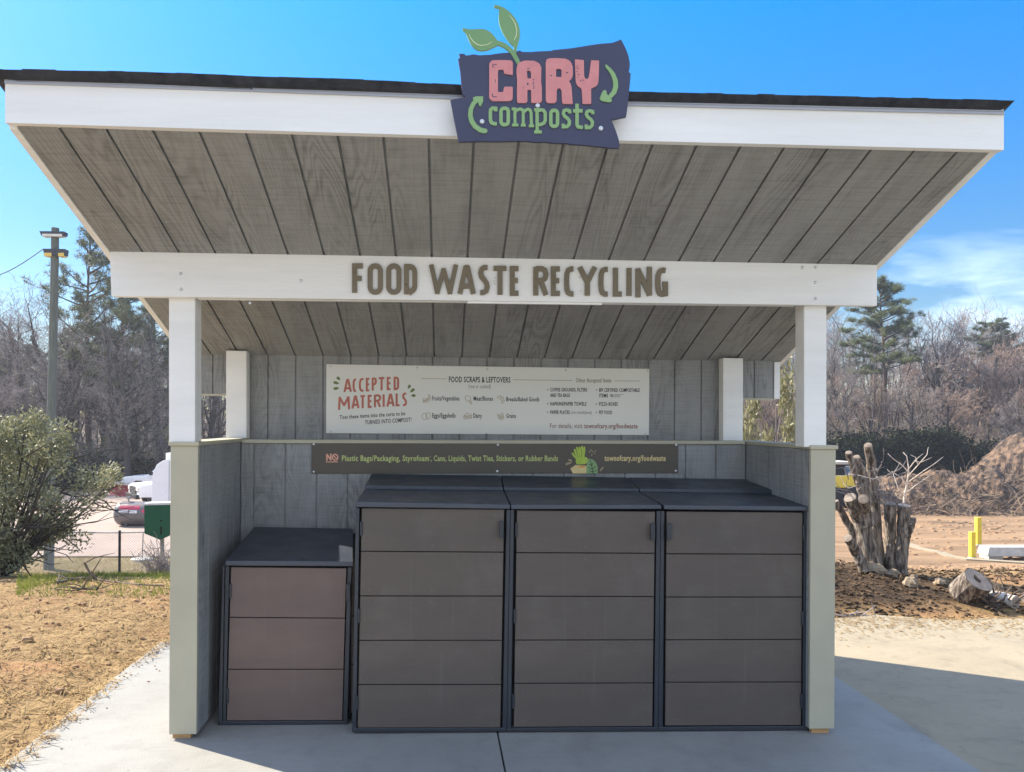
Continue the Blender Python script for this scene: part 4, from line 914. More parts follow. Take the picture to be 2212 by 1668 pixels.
# ---------------- left woods
def left_woods():
    gA = 'bare trees in the wood behind the pickups'
    st = bare_style(.010, (11, 6, 5, 3))
    protos = [bare_proto(11, 16, st, (.12, 0), fork=1), bare_proto(12, 16, bare_style(.010, (12, 6, 5, 3), .25), (-.1, .05), fork=0), bare_proto(13, 16, bare_style(.010, (11, 6, 5, 3), .35, (35, 75), .55), (0, 0), fork=1), bare_proto(14, 16, bare_style(.010, (15, 5, 5, 3), .18, (40, 85), .38), (.04, 0))]
    base = [tree_from(m, 'bare_tree', 'x', 'tree', (0, 0, 0), (M['bark'], M['twig']), gA) for m in protos]
    used = set()
    spec = [(62, 575, 46, 0, 2.2, 'large bare tree with spreading limbs, left of the lamp pole'), (-70, 600, 50, 2, .3, 'bare tree at the left edge of the wood'),
            (150, 610, 44, 2, 1.2, 'bare forking tree just right of the lamp pole'), (318, 640, 42, 1, .7, 'leaning bare tree under the left end of the beam'), (22, 690, 40, 3, 2.9, 'smaller bare tree above the evergreen shrub, far left'),
            (205, 660, 47, 1, 3.6, 'bare tree between the lamp pole and the shelter roof, behind the pine'), (352, 700, 45, 0, 5.0, 'bare tree partly hidden by the left front post'), (110, 720, 39, 2, 4.4, 'short bare tree directly behind the lamp pole'),
            (452, 700, 44, 3, 1.0, 'bare tree seen through the opening behind the left half wall'), (270, 700, 38, 3, 5.5, 'thin bare tree below the pine, over the white trailer'), (-20, 760, 37, 0, 4.0, 'low bare tree at far left above the shrub'), (235, 735, 52, 2, 2.0, 'distant bare tree above the red plow')]
    for u, v, d, k, rz, lab in spec:
        T = base[k] if k not in used else copy_tree(base[k]); used.add(k); T['label'] = lab
        put_top(T, base[k], u, v, d + 11, rz)
    gP = 'pines in the left wood'
    mb = pine_proto(21, 18, .42, 3.4, 38, 6, .44); ivy = MB(); rnd = random.Random(5)
    pn = tree_from(mb, 'pine_tree', 'tall pine with thin tufted crown rising beside the left roof edge', 'tree', (0, 0, 0), (M['barkp'], M['needle']), gP); put_top(pn, pn, 195, 478, 54, .4)
    for u, v, d, rz, lab in ((262, 560, 53, 2.0, 'pine with a straight dark trunk below the left end of the beam'), (55, 735, 58, 1.0, 'distant rounded pine behind the bare trees at far left'), (150, 700, 60, 3.0, 'distant pine right behind the lamp pole'), (330, 640, 56, 4.0, 'distant pine beside the left front post'), (-60, 690, 52, 5.0, 'dark pine at the left edge of the picture')):
        T = copy_tree(pn); T['label'] = lab; put_top(T, pn, u, v, d, rz)
    # vine-wrapped trunks
    for i, (u, v, d, lab) in enumerate(((256, 650, 51, 'thick dark trunk wrapped in dry vines, above the white trailer'), (347, 690, 51, 'vine covered trunk beside the left front post'), (10, 830, 52, 'ivy clad trunk at the far left edge'))):
        H = height_for(u, v, d); mbs = (MB(), MB(), MB()); pts = wander((0, 0, -.2), Vector((.02, 0, 1)), H, 10, rnd, .03, .02); mbs[0].tube(pts, [.26 * (1 - .9 * j / 10) for j in range(11)], 8)
        for k in range(16):
            a = rnd.uniform(0, 6.28); q = rnd.randint(3, 9); lp = wander(pts[q], Vector((math.cos(a), math.sin(a), .3)), rnd.uniform(1, 3.5), 5, rnd, .2, -.02); mbs[0].tube(lp, [.05, .04, .03, .022, .016, .01], 4, cap=False)
        for k in range(900):
            q = rnd.random() ** 1.4 * 9; j = int(q); p = pts[j].lerp(pts[j + 1], q - j); a = rnd.uniform(0, 6.28); o = Vector((math.cos(a), math.sin(a), 0))
            lp = wander(p + o * .25, o + Vector((rnd.gauss(0, .6), rnd.gauss(0, .6), rnd.gauss(-.3, .9))), rnd.uniform(.3, 1.0), 3, rnd, .4, -.1); mbs[1].tube(lp, [.014, .012, .010, .008], 3, cap=False)
        if i == 2:
            for k in range(1800):
                q = rnd.random() * 9; j = int(q); p = pts[j].lerp(pts[j + 1], q - j); d_ = rdir(rnd); leafq(mbs[2], p + d_ * rnd.uniform(.25, .75), rdir(rnd), (d_ + Vector((0, 0, .5))).normalized(), .17, .13)
        T = tree_from(mbs[:2 + (i == 2)], 'vine_wrapped_tree', lab, 'tree', ground_at(u, d), (M['bark'], M['twig'], M['ivy']), None, ('trunk', 'vine', 'ivy'))
    # undergrowth: a tangle nobody could count
    mb = MB()
    for i in range(7500):
        d = rnd.uniform(51, 68); u = rnd.uniform(-140, 560); p = ground_at(u, d); hh = rnd.random() ** 1.5 * (5.0 if d > 62 else 2.0); p.z += hh
        dd = Vector((rnd.gauss(0, 1), rnd.gauss(0, .6), rnd.gauss(.5, .8))); lp = wander(p, dd, rnd.uniform(.7, 2.2), 3, rnd, .35, -.12); r = rnd.uniform(.010, .022); mb.tube(lp, [r, r * .8, r * .6, r * .4], 3, cap=False)
    tag(mb.build('underbrush', M['brushg']), kind='stuff')
    mb = MB()
    for i in range(150):
        d = rnd.uniform(54, 78); u = rnd.uniform(-160, 600); p = ground_at(u, d); lp = wander(p, Vector((rnd.gauss(0, .12), rnd.gauss(0, .12), 1)), rnd.uniform(5, 11), 5, rnd, .07, .02); r = rnd.uniform(.04, .11); mb.tube(lp, [r, r*.9, r*.75, r*.6, r*.45, r*.25], 4, cap=False)
        for k in range(9):
            q = lp[rnd.randint(2, 5)]; mb.tube(wander(q, Vector((rnd.gauss(0, 1), rnd.gauss(0, 1), .7)), rnd.uniform(1, 2.6), 3, rnd, .25, .03), [.03, .022, .016, .01], 3, cap=False)
    tag(mb.build('sapling_thicket', M['bark']), kind='stuff')
    for i, (u, d, hh, w, lab) in enumerate(((300, 53, 4.6, 4.2, 'round green bush behind the pickups'), (240, 53, 3.6, 3.4, 'olive green bush left of the round bush, behind the red plow'), (-5, 52, 6.5, 4, 'tall dark evergreen bush at the far left of the wood'), (80, 55, 4.5, 5, 'dark evergreen bush behind the lamp pole'), (-40, 53, 4, 3, 'light green bush at the left edge'), (462, 53, 3.6, 3.0, 'evergreen bush seen through the opening beside the left rear post'))):
        mbs = shrub_proto(60 + i, w / 2, hh, 6, 2600, .20, .11, .08, 500, 46, .55)
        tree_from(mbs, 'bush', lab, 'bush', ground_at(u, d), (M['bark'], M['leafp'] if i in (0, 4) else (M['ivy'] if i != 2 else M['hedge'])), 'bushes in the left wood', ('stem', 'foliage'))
    mb = MB()
    for i in range(9000):
        u = rnd.uniform(120, 560); d = rnd.uniform(50, 51.5); p = ground_at(u, d); p.z += 2.0 * rnd.random(); leafq(mb, p, rdir(rnd), rdir(rnd), .20, .13)
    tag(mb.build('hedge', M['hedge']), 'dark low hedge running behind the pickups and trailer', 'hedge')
left_woods()
def left_shrub():
    rnd = random.Random(40)
    c = ground_at(-22, 10.6); mbs = shrub_proto(31, 1.55, 2.55, 13, 0, .07, .03, .25, 0, 10, .3)
    cl = []
    for i in range(210):     # foliage follows the outline of the photographed crown: wide, lobed, open to the right underneath
        t = rnd.random(); a = rnd.uniform(0, 6.283); z = .35 + 2.0 * t
        r = 1.45 * math.sin(math.pi * min(1, .22 + .70 * t)) ** .6 * (1 + .18 * math.sin(3 * a + 1) + .12 * math.sin(5 * a + 9 * t)); rr = r * rnd.random() ** .45
        cl.append((Vector((math.cos(a) * rr + .10, math.sin(a) * rr * .9, z + .12 * math.sin(2 * a))), rnd.uniform(.13, .30)))
    for i in range(20): cl.append((Vector((rnd.uniform(-1.1, .0), rnd.uniform(-.6, .6), rnd.uniform(.05, .5))), rnd.uniform(.16, .3)))
    for i in range(34000):
        q, r = cl[rnd.randint(0, len(cl) - 1)]; d = rdir(rnd); leafq(mbs[1], q + d * r * rnd.random() ** .5, (rdir(rnd) + d * .6 + Vector((0, 0, .35))).normalized(), (rdir(rnd) + Vector((0, 0, .7))).normalized(), rnd.uniform(.05, .09), rnd.uniform(.024, .036))
    for q, r in cl:
        if rnd.random() < .6:
            s = Vector((rnd.uniform(-.3, .3), rnd.uniform(-.2, .2), .1)); mid = s.lerp(q, .5) + Vector((0, 0, -.1)); mbs[0].tube([s, mid, q], [.014, .010, .005], 4, cap=False)
    for a, b in (((.35, -.1, .15), (1.15, -.2, .95)), ((.3, -.1, .2), (1.4, 0, .85)), ((.25, .0, .1), (.9, .2, 1.3))): mbs[0].tube(wander(a, Vector(b) - Vector(a), 1.35, 5, rnd, .12, .0), [.035, .03, .025, .02, .015, .008], 5)
    T = tree_from(mbs, 'evergreen_shrub', 'large evergreen shrub with small glossy leaves beside the wire fence', 'shrub', c, (M['bark'], M['leaf']), None, ('stem', 'foliage')); T.scale = (.86, .85, .88)
    mb = MB(); p0 = ground_at(352, 12.5)
    for i in range(70):
        lp = wander(p0 + Vector((rnd.gauss(0, .1), rnd.gauss(0, .1), 0)), Vector((rnd.gauss(-.1, .45), rnd.gauss(0, .4), 1)), rnd.uniform(.25, .68), 4, rnd, .22, .0); mb.tube(lp, [.008, .008, .007, .005, .003], 3, cap=False)
        for k in range(3): mb.tube(wander(lp[rnd.randint(1, 4)], rdir(rnd), .2, 3, rnd, .2, .02), [.005, .004, .004, .003], 3, cap=False)
    tag(mb.build('bare_bush', M['twig']), 'bare twiggy bush against the left half wall under the green box', 'bush')
left_shrub()

# ---------------- right woods
def far_thicket(name, u0, u1, d0, d1, n, h0, h1, seed, m):
    rnd = random.Random(seed); mb = MB()
    for i in range(n):
        d = rnd.uniform(d0, d1); u = rnd.uniform(u0, u1); p = ground_at(u, d); lp = wander(p, Vector((rnd.gauss(0, .1), rnd.gauss(0, .1), 1)), rnd.uniform(h0, h1), 5, rnd, .08, .02); r = rnd.uniform(.05, .11); mb.tube(lp, [r, r*.9, r*.75, r*.6, r*.45, r*.3], 3, cap=False)
        for k in range(12):
            q = lp[rnd.randint(2, 5)]; l2 = wander(q, Vector((rnd.gauss(0, .7), rnd.gauss(0, .7), .9)), rnd.uniform(1.2, 3.5), 3, rnd, .22, .03); mb.tube(l2, [.035, .028, .02, .014], 3, cap=False)
            for e in range(3): mb.tube(wander(l2[rnd.randint(1, 3)], Vector((rnd.gauss(0, .8), rnd.gauss(0, .8), .8)), rnd.uniform(.6, 1.6), 2, rnd, .25, .03), [.018, .014, .010], 3, cap=False)
    tag(mb.build(name, m), kind='stuff')
far_thicket('far_wood', -160, 560, 62, 84, 190, 7, 12.5, 301, M['twig'])
far_thicket('far_wood', 1580, 2330, 98, 125, 300, 7, 13, 302, M['brushg'])
far_thicket('far_wood', 540, 1600, 72, 100, 300, 7, 13, 303, M['twig'])
far_thicket('far_wood', -1100, -150, 60, 85, 160, 7, 12, 304, M['brushg'])
far_thicket('far_wood', 2320, 3300, 80, 120, 200, 7, 13, 305, M['twig'])
def right_woods():
    rnd = random.Random(77)
    mb = pine_proto(41, 21, .48, 4.6, 56, 7, .52)
    P1 = tree_from(mb, 'pine_tree', 'tallest pine, straight trunk and layered crown, right of the beam end', 'tree', (0, 0, 0), (M['barkp'], M['needle'])); put_top(P1, P1, 1915, 590, 78, .6)
    mb = pine_proto(42, 20, .62, 5.0, 34, 9, .62, flat=1)
    P2 = tree_from(mb, 'pine_tree', 'umbrella crowned pine over the reddish trees at right', 'tree', (0, 0, 0), (M['barkp'], M['needle']), 'pines on the right skyline'); put_top(P2, P2, 2118, 684, 100, 0)
    for u, v, d, rz, lab in ((2188, 706, 104, 2, 'dark pine on the skyline at the right edge'), (2160, 735, 112, 3.3, 'small distant pine between the umbrella pine and the right edge'), (1838, 772, 108, 1, 'small distant pine left of the tallest pine'), (1800, 790, 112, 4, 'distant pine low behind the right front post'), (2240, 700, 98, 5, 'pine cut by the right edge of the picture')):
        T = copy_tree(P2); T['label'] = lab; put_top(T, P2, u, v, d, rz)
    g = 'bare trees of the right wood'
    pr = [bare_proto(51, 17, bare_style(.017, (13, 7, 6, 4), .3, (22, 50)), (.03, 0)), bare_proto(52, 15, bare_style(.017, (12, 7, 5, 4), .2, (25, 55), .6), (0, 0), fork=2), bare_proto(53, 15, bare_style(.017, (13, 6, 5, 4), .25, (35, 75), .5), (.05, 0), fork=1), bare_proto(54, 16, bare_style(.017, (11, 7, 5, 4), .3), (-.06, 0))]
    red = [1, 2]
    B = [tree_from(m, 'bare_tree', 'x', 'tree', (0, 0, 0), (M['bark'], M['barkr'] if i in red else M['twig']), g) for i, m in enumerate(pr)]
    HH = [16, 14, 14, 15]; used = set()
    spec = [(2015, 662, 76, 0, .3, 'tall bare tree with a pale fine crown next to the tallest pine'), (1840, 780, 72, 3, 1.0, 'bare tree right beside the right front post'), (1880, 800, 80, 1, 2.0, 'bare tree just left of the tall pine trunk'),
            (1955, 800, 70, 3, 4.0, 'thin bare tree between the tall pine and the pale crowned tree'), (2075, 738, 82, 1, 5.0, 'reddish bare tree below the umbrella pine, left part'), (2130, 728, 78, 2, 1.1, 'reddish bare tree directly under the umbrella pine'),
            (2185, 745, 74, 1, 3.2, 'reddish bare tree near the right edge under the dark pine'), (2225, 740, 84, 2, 2.4, 'bare tree at the right edge of the picture'), (2165, 850, 66, 0, 5.2, 'dark short bare tree just above the big mulch pile'),
            (2045, 830, 68, 2, .2, 'low bare tree right of the pale crowned tree'), (1815, 740, 84, 0, 2.7, 'bare tree whose top shows over the right half wall'), (1760, 800, 78, 2, 1.9, 'bare tree mostly hidden by the right front post'), (1660, 820, 70, 1, .9, 'bare tree behind the right rear opening'), (1990, 770, 90, 2, 3.9, 'reddish bare tree behind the pale crowned tree'), (2265, 800, 70, 3, .4, 'bare tree just past the right edge')]
    for u, v, d, k, rz, lab in spec:
        T = B[k] if k not in used else copy_tree(B[k]); used.add(k); T['label'] = lab; put_top(T, B[k], u, v, d, rz)
    mb = MB()
    for i in range(15000):
        d = rnd.uniform(63, 95); u = rnd.uniform(1580, 2330) if i % 5 else rnd.uniform(500, 1600); p = ground_at(u, d); p.z += rnd.random() ** 1.3 * (6.0 if d > 84 else 2.6)
        dd = Vector((rnd.gauss(0, 1), rnd.gauss(0, .6), rnd.gauss(.4, .8))); lp = wander(p, dd, rnd.uniform(.8, 2.6), 3, rnd, .35, -.12); r = rnd.uniform(.012, .03); mb.tube(lp, [r, r * .8, r * .6, r * .4], 3, cap=False)
    tag(mb.build('underbrush', M['brush']), kind='stuff')
    mb = MB()
    for i in range(170):
        d = rnd.uniform(74, 104); u = rnd.uniform(1580, 2330); p = ground_at(u, d); lp = wander(p, Vector((rnd.gauss(0, .12), rnd.gauss(0, .12), 1)), rnd.uniform(5, 12), 5, rnd, .08, .02); r = rnd.uniform(.05, .12); mb.tube(lp, [r, r*.9, r*.75, r*.6, r*.45, r*.25], 4, cap=False)
        for k in range(8):
            q = lp[rnd.randint(2, 5)]; mb.tube(wander(q, Vector((rnd.gauss(0, 1), rnd.gauss(0, 1), .7)), rnd.uniform(1, 3), 3, rnd, .25, .03), [.035, .026, .018, .012], 3, cap=False)
    tag(mb.build('sapling_thicket', M['bark']), kind='stuff')
    # dark evergreen hedge in front of the wood
    T = thing('hedge', 'dark evergreen hedge behind the mulch piles', 'hedge', ground_at(1990, 60)); mb = MB(); core = MB()
    for i in range(42):
        u = rnd.uniform(1790, 2130); d = rnd.uniform(59, 62); c = ground_at(u, d); top = 934 + 12 * math.sin(u * .021) + 9 * math.sin(u * .07) + rnd.uniform(-8, 22) + (20 if u > 2050 else 0); hh = at(u, top, d).z - c.z
        for k in range(520):
            z = hh * rnd.random() ** .7; p = c + Vector((rnd.gauss(0, .62), rnd.gauss(0, .5), z)); leafq(mb, p, rdir(rnd), (rdir(rnd) + Vector((0, 0, .6))).normalized(), .26, .17)
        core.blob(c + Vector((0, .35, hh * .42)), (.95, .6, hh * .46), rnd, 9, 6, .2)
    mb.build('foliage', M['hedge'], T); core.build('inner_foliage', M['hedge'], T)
    mbs = shrub_proto(66, 2.3, 3.4, 10, 5200, .15, .075, .10, 500, 95, .34)
    tree_from(mbs, 'leafy_shrub', 'pale leafy shrub seen between the right rear and front posts', 'shrub', ground_at(1662, 16), (M['twig'], M['leafp']), None, ('stem', 'foliage')).scale = (.5, .5, 1.36)
right_woods()
# ================================================================== things around the shelter
def hit(u, v):
    d = 2.0
    while d < 200:
        p = at(u, v, d)
        if p.z < h(p.x, p.y): break
        d += .05 if d < 15 else .2
    return Vector((p.x, p.y, h(p.x, p.y))), d
def z8(x, y): return (.2732 * x, 850.8 + .2732 * y)
def zr(x, y): return (1786.6 + .2732 * x, 911.6 + .2732 * y)
M['pole'] = mat('treated_pole', (.15, .165, .14), (.10, .11, .095), 4, .85, .006, 30, stretch=(6, 6, .4))
M['galv'] = mat('galvanised_steel', (.30, .31, .32), (.22, .23, .24), 6, .45, metal=.6)
M['lens'] = mat('pale_lamp_lens', (.75, .72, .66), None, 4, .3); M['amber'] = mat('amber_lamp_lens', (.80, .55, .12), None, 4, .3)
M['vwhite'] = mat('white_vehicle_paint', (.80, .80, .80), (.76, .76, .77), 1.5, .3, spec=.5); M['tyre'] = mat('black_rubber', (.018, .018, .018), None, 8, .8)
M['vglass'] = mat('dark_vehicle_glass', (.06, .09, .11), None, 3, .08, spec=.8); M['chrome'] = mat('chrome', (.6, .6, .62), None, 4, .2, metal=.9)
M['red'] = mat('red_plow_paint', (.30, .03, .035), (.24, .03, .03), 4, .5); M['tank'] = mat('dark_tank_paint', (.10, .09, .09), (.14, .125, .12), 2, .35, spec=.6)
M['labelred'] = mat('red_label', (.55, .05, .10), None, 5, .5); M['labelwhite'] = mat('white_label', (.75, .73, .72), None, 5, .5)
M['greenbox'] = mat('dark_green_enamel', (.012, .10, .055), (.010, .085, .046), 3, .45); M['concrete'] = mat('pale_cast_concrete', (.50, .48, .43), (.38, .36, .32), 4, .85, .006, 40)
M['yellow'] = mat('yellow_bollard_paint', (.70, .54, .06), (.62, .47, .05), 4, .5); M['blueglass'] = mat('blue_window', (.05, .16, .30), None, 4, .15)
M['woodbark'] = mat('peeling_stump_bark', (.38, .31, .24), (.065, .048, .036), 6, .85, .02, 22, stretch=(5, 5, .9), lo=.36, hi=.58)
M['cut'] = mat('fresh_sawn_wood', (.25, .205, .16), (.12, .092, .07), 14, .8); M['cutgrey'] = mat('grey_sawn_wood', (.30, .25, .20), (.19, .15, .12), 12, .85, .004, 30)
M['birch'] = mat('pale_log_bark', (.55, .50, .44), (.20, .16, .13), 9, .85, .006, 30, lo=.42, hi=.62); M['rock'] = mat('tan_rock', (.33, .25, .16), (.20, .15, .10), 5, .9, .02, 14)
M['mulch'] = mat('mulch_heap', (.215, .135, .08), (.04, .029, .022), 1.6, .95, .12, 4, lo=.36, hi=.62)
M['sapling'] = mat('pale_dead_bark', (.62, .55, .46), (.5, .43, .36), 6, .8)
M['straw'] = random_tint('dead_straw', (.20, .115, .045), (.50, .36, .17), .85, .15, .2, 1.5); M['grass'] = random_tint('winter_grass', (.06, .095, .014), (.25, .27, .055), .7, .2, .3, .9)
M['drygrass'] = random_tint('dry_lawn', (.26, .20, .085), (.42, .33, .16), .85, .1, .2, .5); M['chip'] = random_tint('shaded_soil_and_bark_debris', (.022, .017, .013), (.15, .10, .06), .95, .1, 0, 1.3)  # debris colour darkened to carry the shadow around the sawn trunks
M['stick'] = mat('dead_branch', (.16, .115, .08), (.08, .06, .045), 8, .9)
def utility_pole():
    d = 23.5; b = ground_at(106.5, d); t = at(119.5, 492.8, d); T = thing('utility_pole', 'tall grey green wooden pole with two floodlights behind the evergreen shrub', 'utility pole', b)
    q = MB(); q.tube([b + Vector((0, 0, -.3)), b.lerp(t, .5), t], [.150, .128, .108], 12); q.build('pole', M['pole'], T, smooth=False)
    def lamp(u0, u1, v0, v1, lens, mlens):
        m = MB(); y = t.y - .16; a = P(u0, v0, y); c = P(u1, v1, y); e = Vector((0, .26, .03))
        w = (c.x - a.x) * .08
        m.hexa([(a.x + w, y, c.z), (c.x - w * .4, y, c.z), (c.x - w * .4, y + .26, c.z + .03), (a.x + w, y + .26, c.z + .03)], [(a.x, y, a.z), (c.x, y, a.z), (c.x, y + .26, a.z), (a.x, y + .26, a.z)])
        o = m.build('floodlight', M['steel'], T, bevel=.01)
        for (f0, f1) in lens:
            m = MB(); x0 = a.x + (c.x - a.x) * f0; x1 = a.x + (c.x - a.x) * f1; m.box((x0, y - .006, c.z - .012), (x1, y + .22, c.z + (a.z - c.z) * .42)); m.build('lens', mlens, o)
    lamp(84.5, 138.4, 499, 510, [(.12, .92)], M['lens']); lamp(91.8, 140, 537, 553, [(.08, .40), (.70, .96)], M['amber'])
    w = MB(); p0 = P(92, 539, t.y - .05); p1 = at(-160, 590, 20.5); w.tube([p0.lerp(p1, k / 12) + Vector((0, 0, -.5 * math.sin(math.pi * k / 12))) for k in range(13)], .014, 4)
    tag(w.build('overhead_wire', M['dark']), 'thin dark overhead wire running left from the pole lamps', 'wire')
utility_pole()
def chain_fence():
    d = 22.7; g0 = ground_at(20, d); g1 = ground_at(500, d); T = thing('chain_link_fence', 'chain link fence with thin dark posts beyond the green grass', 'fence', g0)
    gz = lambda x: h(x, g0.y + (g1.y - g0.y) * (x - g0.x) / (g1.x - g0.x)); yy = lambda x: g0.y + (g1.y - g0.y) * (x - g0.x) / (g1.x - g0.x)
    for u in (40, 259.8, 480):
        p = ground_at(u, d); m = MB(); m.tube([p + Vector((0, 0, -.1)), p + Vector((0, 0, 1.30))], .038, 8); m.build('post', M['dark'], T)
    H = 1.24; m = MB(); n = 14; xs = [g0.x + (g1.x - g0.x) * i / n for i in range(n + 1)]
    m.tube([(x, yy(x), gz(x) + H) for x in xs], .022, 6); m.build('top_rail', M['galv'], T)
    m = MB(); s = .075; k = int((g1.x - g0.x) / s)
    for i in range(-17, k):
        for sg in (1, -1):
            x0 = g0.x + i * s if sg > 0 else g0.x + (i + 17) * s; pts = []
            for t in (0, 1):
                x = x0 + sg * t * 1.2; x = min(max(x, g0.x), g1.x); tt = (x - x0) * sg / 1.2; pts.append(Vector((x, yy(x) + .006 * sg, gz(x) + .03 + tt * 1.2)))
            if (pts[1] - pts[0]).length > .05: m.tube(pts, .0032, 3, cap=False)
    m.build('wire_mesh', M['galv'], T)
    p, dd = hit(307, 1211); T = thing('marker_stake', 'thin metal rod standing on a white concrete pad beyond the wire fence', 'marker', p)
    m = MB(); m.lathe([(.34, -.05), (.34, .05), (.32, .06)], p, (0, 0, 1), 20); m.build('pad', M['concrete'], T); m = MB(); m.tube([p, p + Vector((.03, 0, .86))], .018, 6); m.build('rod', M['galv'], T)
chain_fence()
def green_box():
    d = 13; y = at(345, 1100, d).y; T = thing('green_box', 'dark green pentagon box with black keyhole marks behind the left half wall', 'box', ground_at(346, d))
    m = MB(); m.prism3([[P(u, v, y) for u, v in ((311, 1092), (381, 1090), (381, 1150), (346, 1166.5), (311.5, 1152.5))]], (0, .22, 0)); m.build('housing', M['greenbox'], T, bevel=.006)
    m = MB(); m.front([(310, 1087.5), (382, 1085.5), (382, 1090), (310, 1092)], y - .01, .25); m.build('top_plate', M['labelwhite'], T)
    m = MB(); m.front([(346, 1137.5), (349.8, 1137.5), (349.8, 1155), (346, 1155)], y - .003, .004); m.lathe([(.0165, 0), (.0165, .003)], P(347.9, 1125, y), (0, -1, 0), 12); m.build('slot', M['dark'], T)
    b = ground_at(346, d); m = MB(); m.tube([b + Vector((0, .15, -.1)), Vector((b.x, y + .12, P(346, 1160, y).z))], .035, 8); m.build('post', M['galv'], T)
green_box()
def wheel(T, x, y, r, w, z=None, rim='chrome'):
    z = r if z is None else z
    a = MB(); a.lathe([(r * .55, 0), (r * .92, 0), (r, w * .2), (r, w * .8), (r * .92, w), (r * .55, w)], (x, y - w / 2, z), (0, 1, 0), 22); o = a.build('wheel', M['tyre'], T, local=True)
    a = MB(); a.lathe([(r * .15, -.012), (r * .5, -.004), (r * .57, .02), (r * .57, w - .02), (r * .5, w + .004), (r * .15, w + .012)], (x, y - w / 2, z), (0, 1, 0), 16); a.build('rim', M[rim], o, local=True)
def pickup(label, loc, rz, group):
    """nose towards -X, 5.6 m long"""
    T = thing('pickup_truck', label, 'pickup', loc, rz, group); hw = .98
    def side(prof, y0, y1, name, m, par=None, bev=.03):
        q = MB(); q.prism3([[(x, y0, z) for x, z in prof]], (0, y1 - y0, 0)); return q.build(name, M[m], par or T, bevel=bev, local=True)
    body = side([(-2.8, .55), (-2.75, 1.08), (-2.6, 1.16), (-1.25, 1.24), (2.8, 1.24), (2.8, .6), (2.2, .5), (2.15, .75), (2.0, .93), (1.6, .93), (1.45, .75), (1.4, .45), (-1.35, .45), (-1.4, .75), (-1.55, .93), (-1.95, .93), (-2.1, .75), (-2.15, .52)], -hw, hw, 'body', 'vwhite')
    side([(-1.3, 1.23), (-.55, 1.84), (-.2, 1.92), (1.05, 1.92), (1.35, 1.23)], -hw + .10, hw - .10, 'cab', 'vwhite')
    q = MB(); q.hexa([(-1.24, -.80, 1.30), (-1.24, .80, 1.30), (-1.18, .80, 1.30), (-1.18, -.80, 1.30)], [(-.63, -.72, 1.80), (-.63, .72, 1.80), (-.57, .72, 1.80), (-.57, -.72, 1.80)]); q.build('windscreen', M['vglass'], T, local=True)
    for s in (-1, 1):
        for pr in ([(-.95, 1.30), (-.50, 1.78), (.15, 1.80), (.15, 1.30)], [(.23, 1.30), (.23, 1.80), (.98, 1.80), (1.2, 1.30)]):
            yy = s * (hw - .10); side(pr, yy - .006, yy + .006, 'side_window', 'vglass', None, 0)
        q = MB(); q.box((-2.83, s * .74 - .17, .86), (-2.72, s * .74 + .17, 1.06)); q.build('headlight', M['lens'], T, bevel=.02, local=True)
        q = MB(); q.box((-1.0, s * (hw + .12) - .10, 1.28), (-.84, s * (hw + .12) + .10, 1.48)); q.build('mirror', M['dark'], T, bevel=.02, local=True)
        for x in (-1.76, 1.8): wheel(T, x, s * (hw - .13), .40, .26)
    g = MB(); g.box((-2.84, -.55, .72), (-2.74, .55, 1.06)); go = g.build('grille', M['dark'], T, local=True)
    for k in range(4):
        g = MB(); g.box((-2.862, -.54, .76 + k * .08), (-2.835, .54, .79 + k * .08)); g.build('grille_bar', M['chrome'], go, local=True)
    g = MB(); g.box((-2.93, -hw, .46), (-2.72, hw, .68)); g.build('bumper', M['dark'], T, bevel=.03, local=True)
    return T
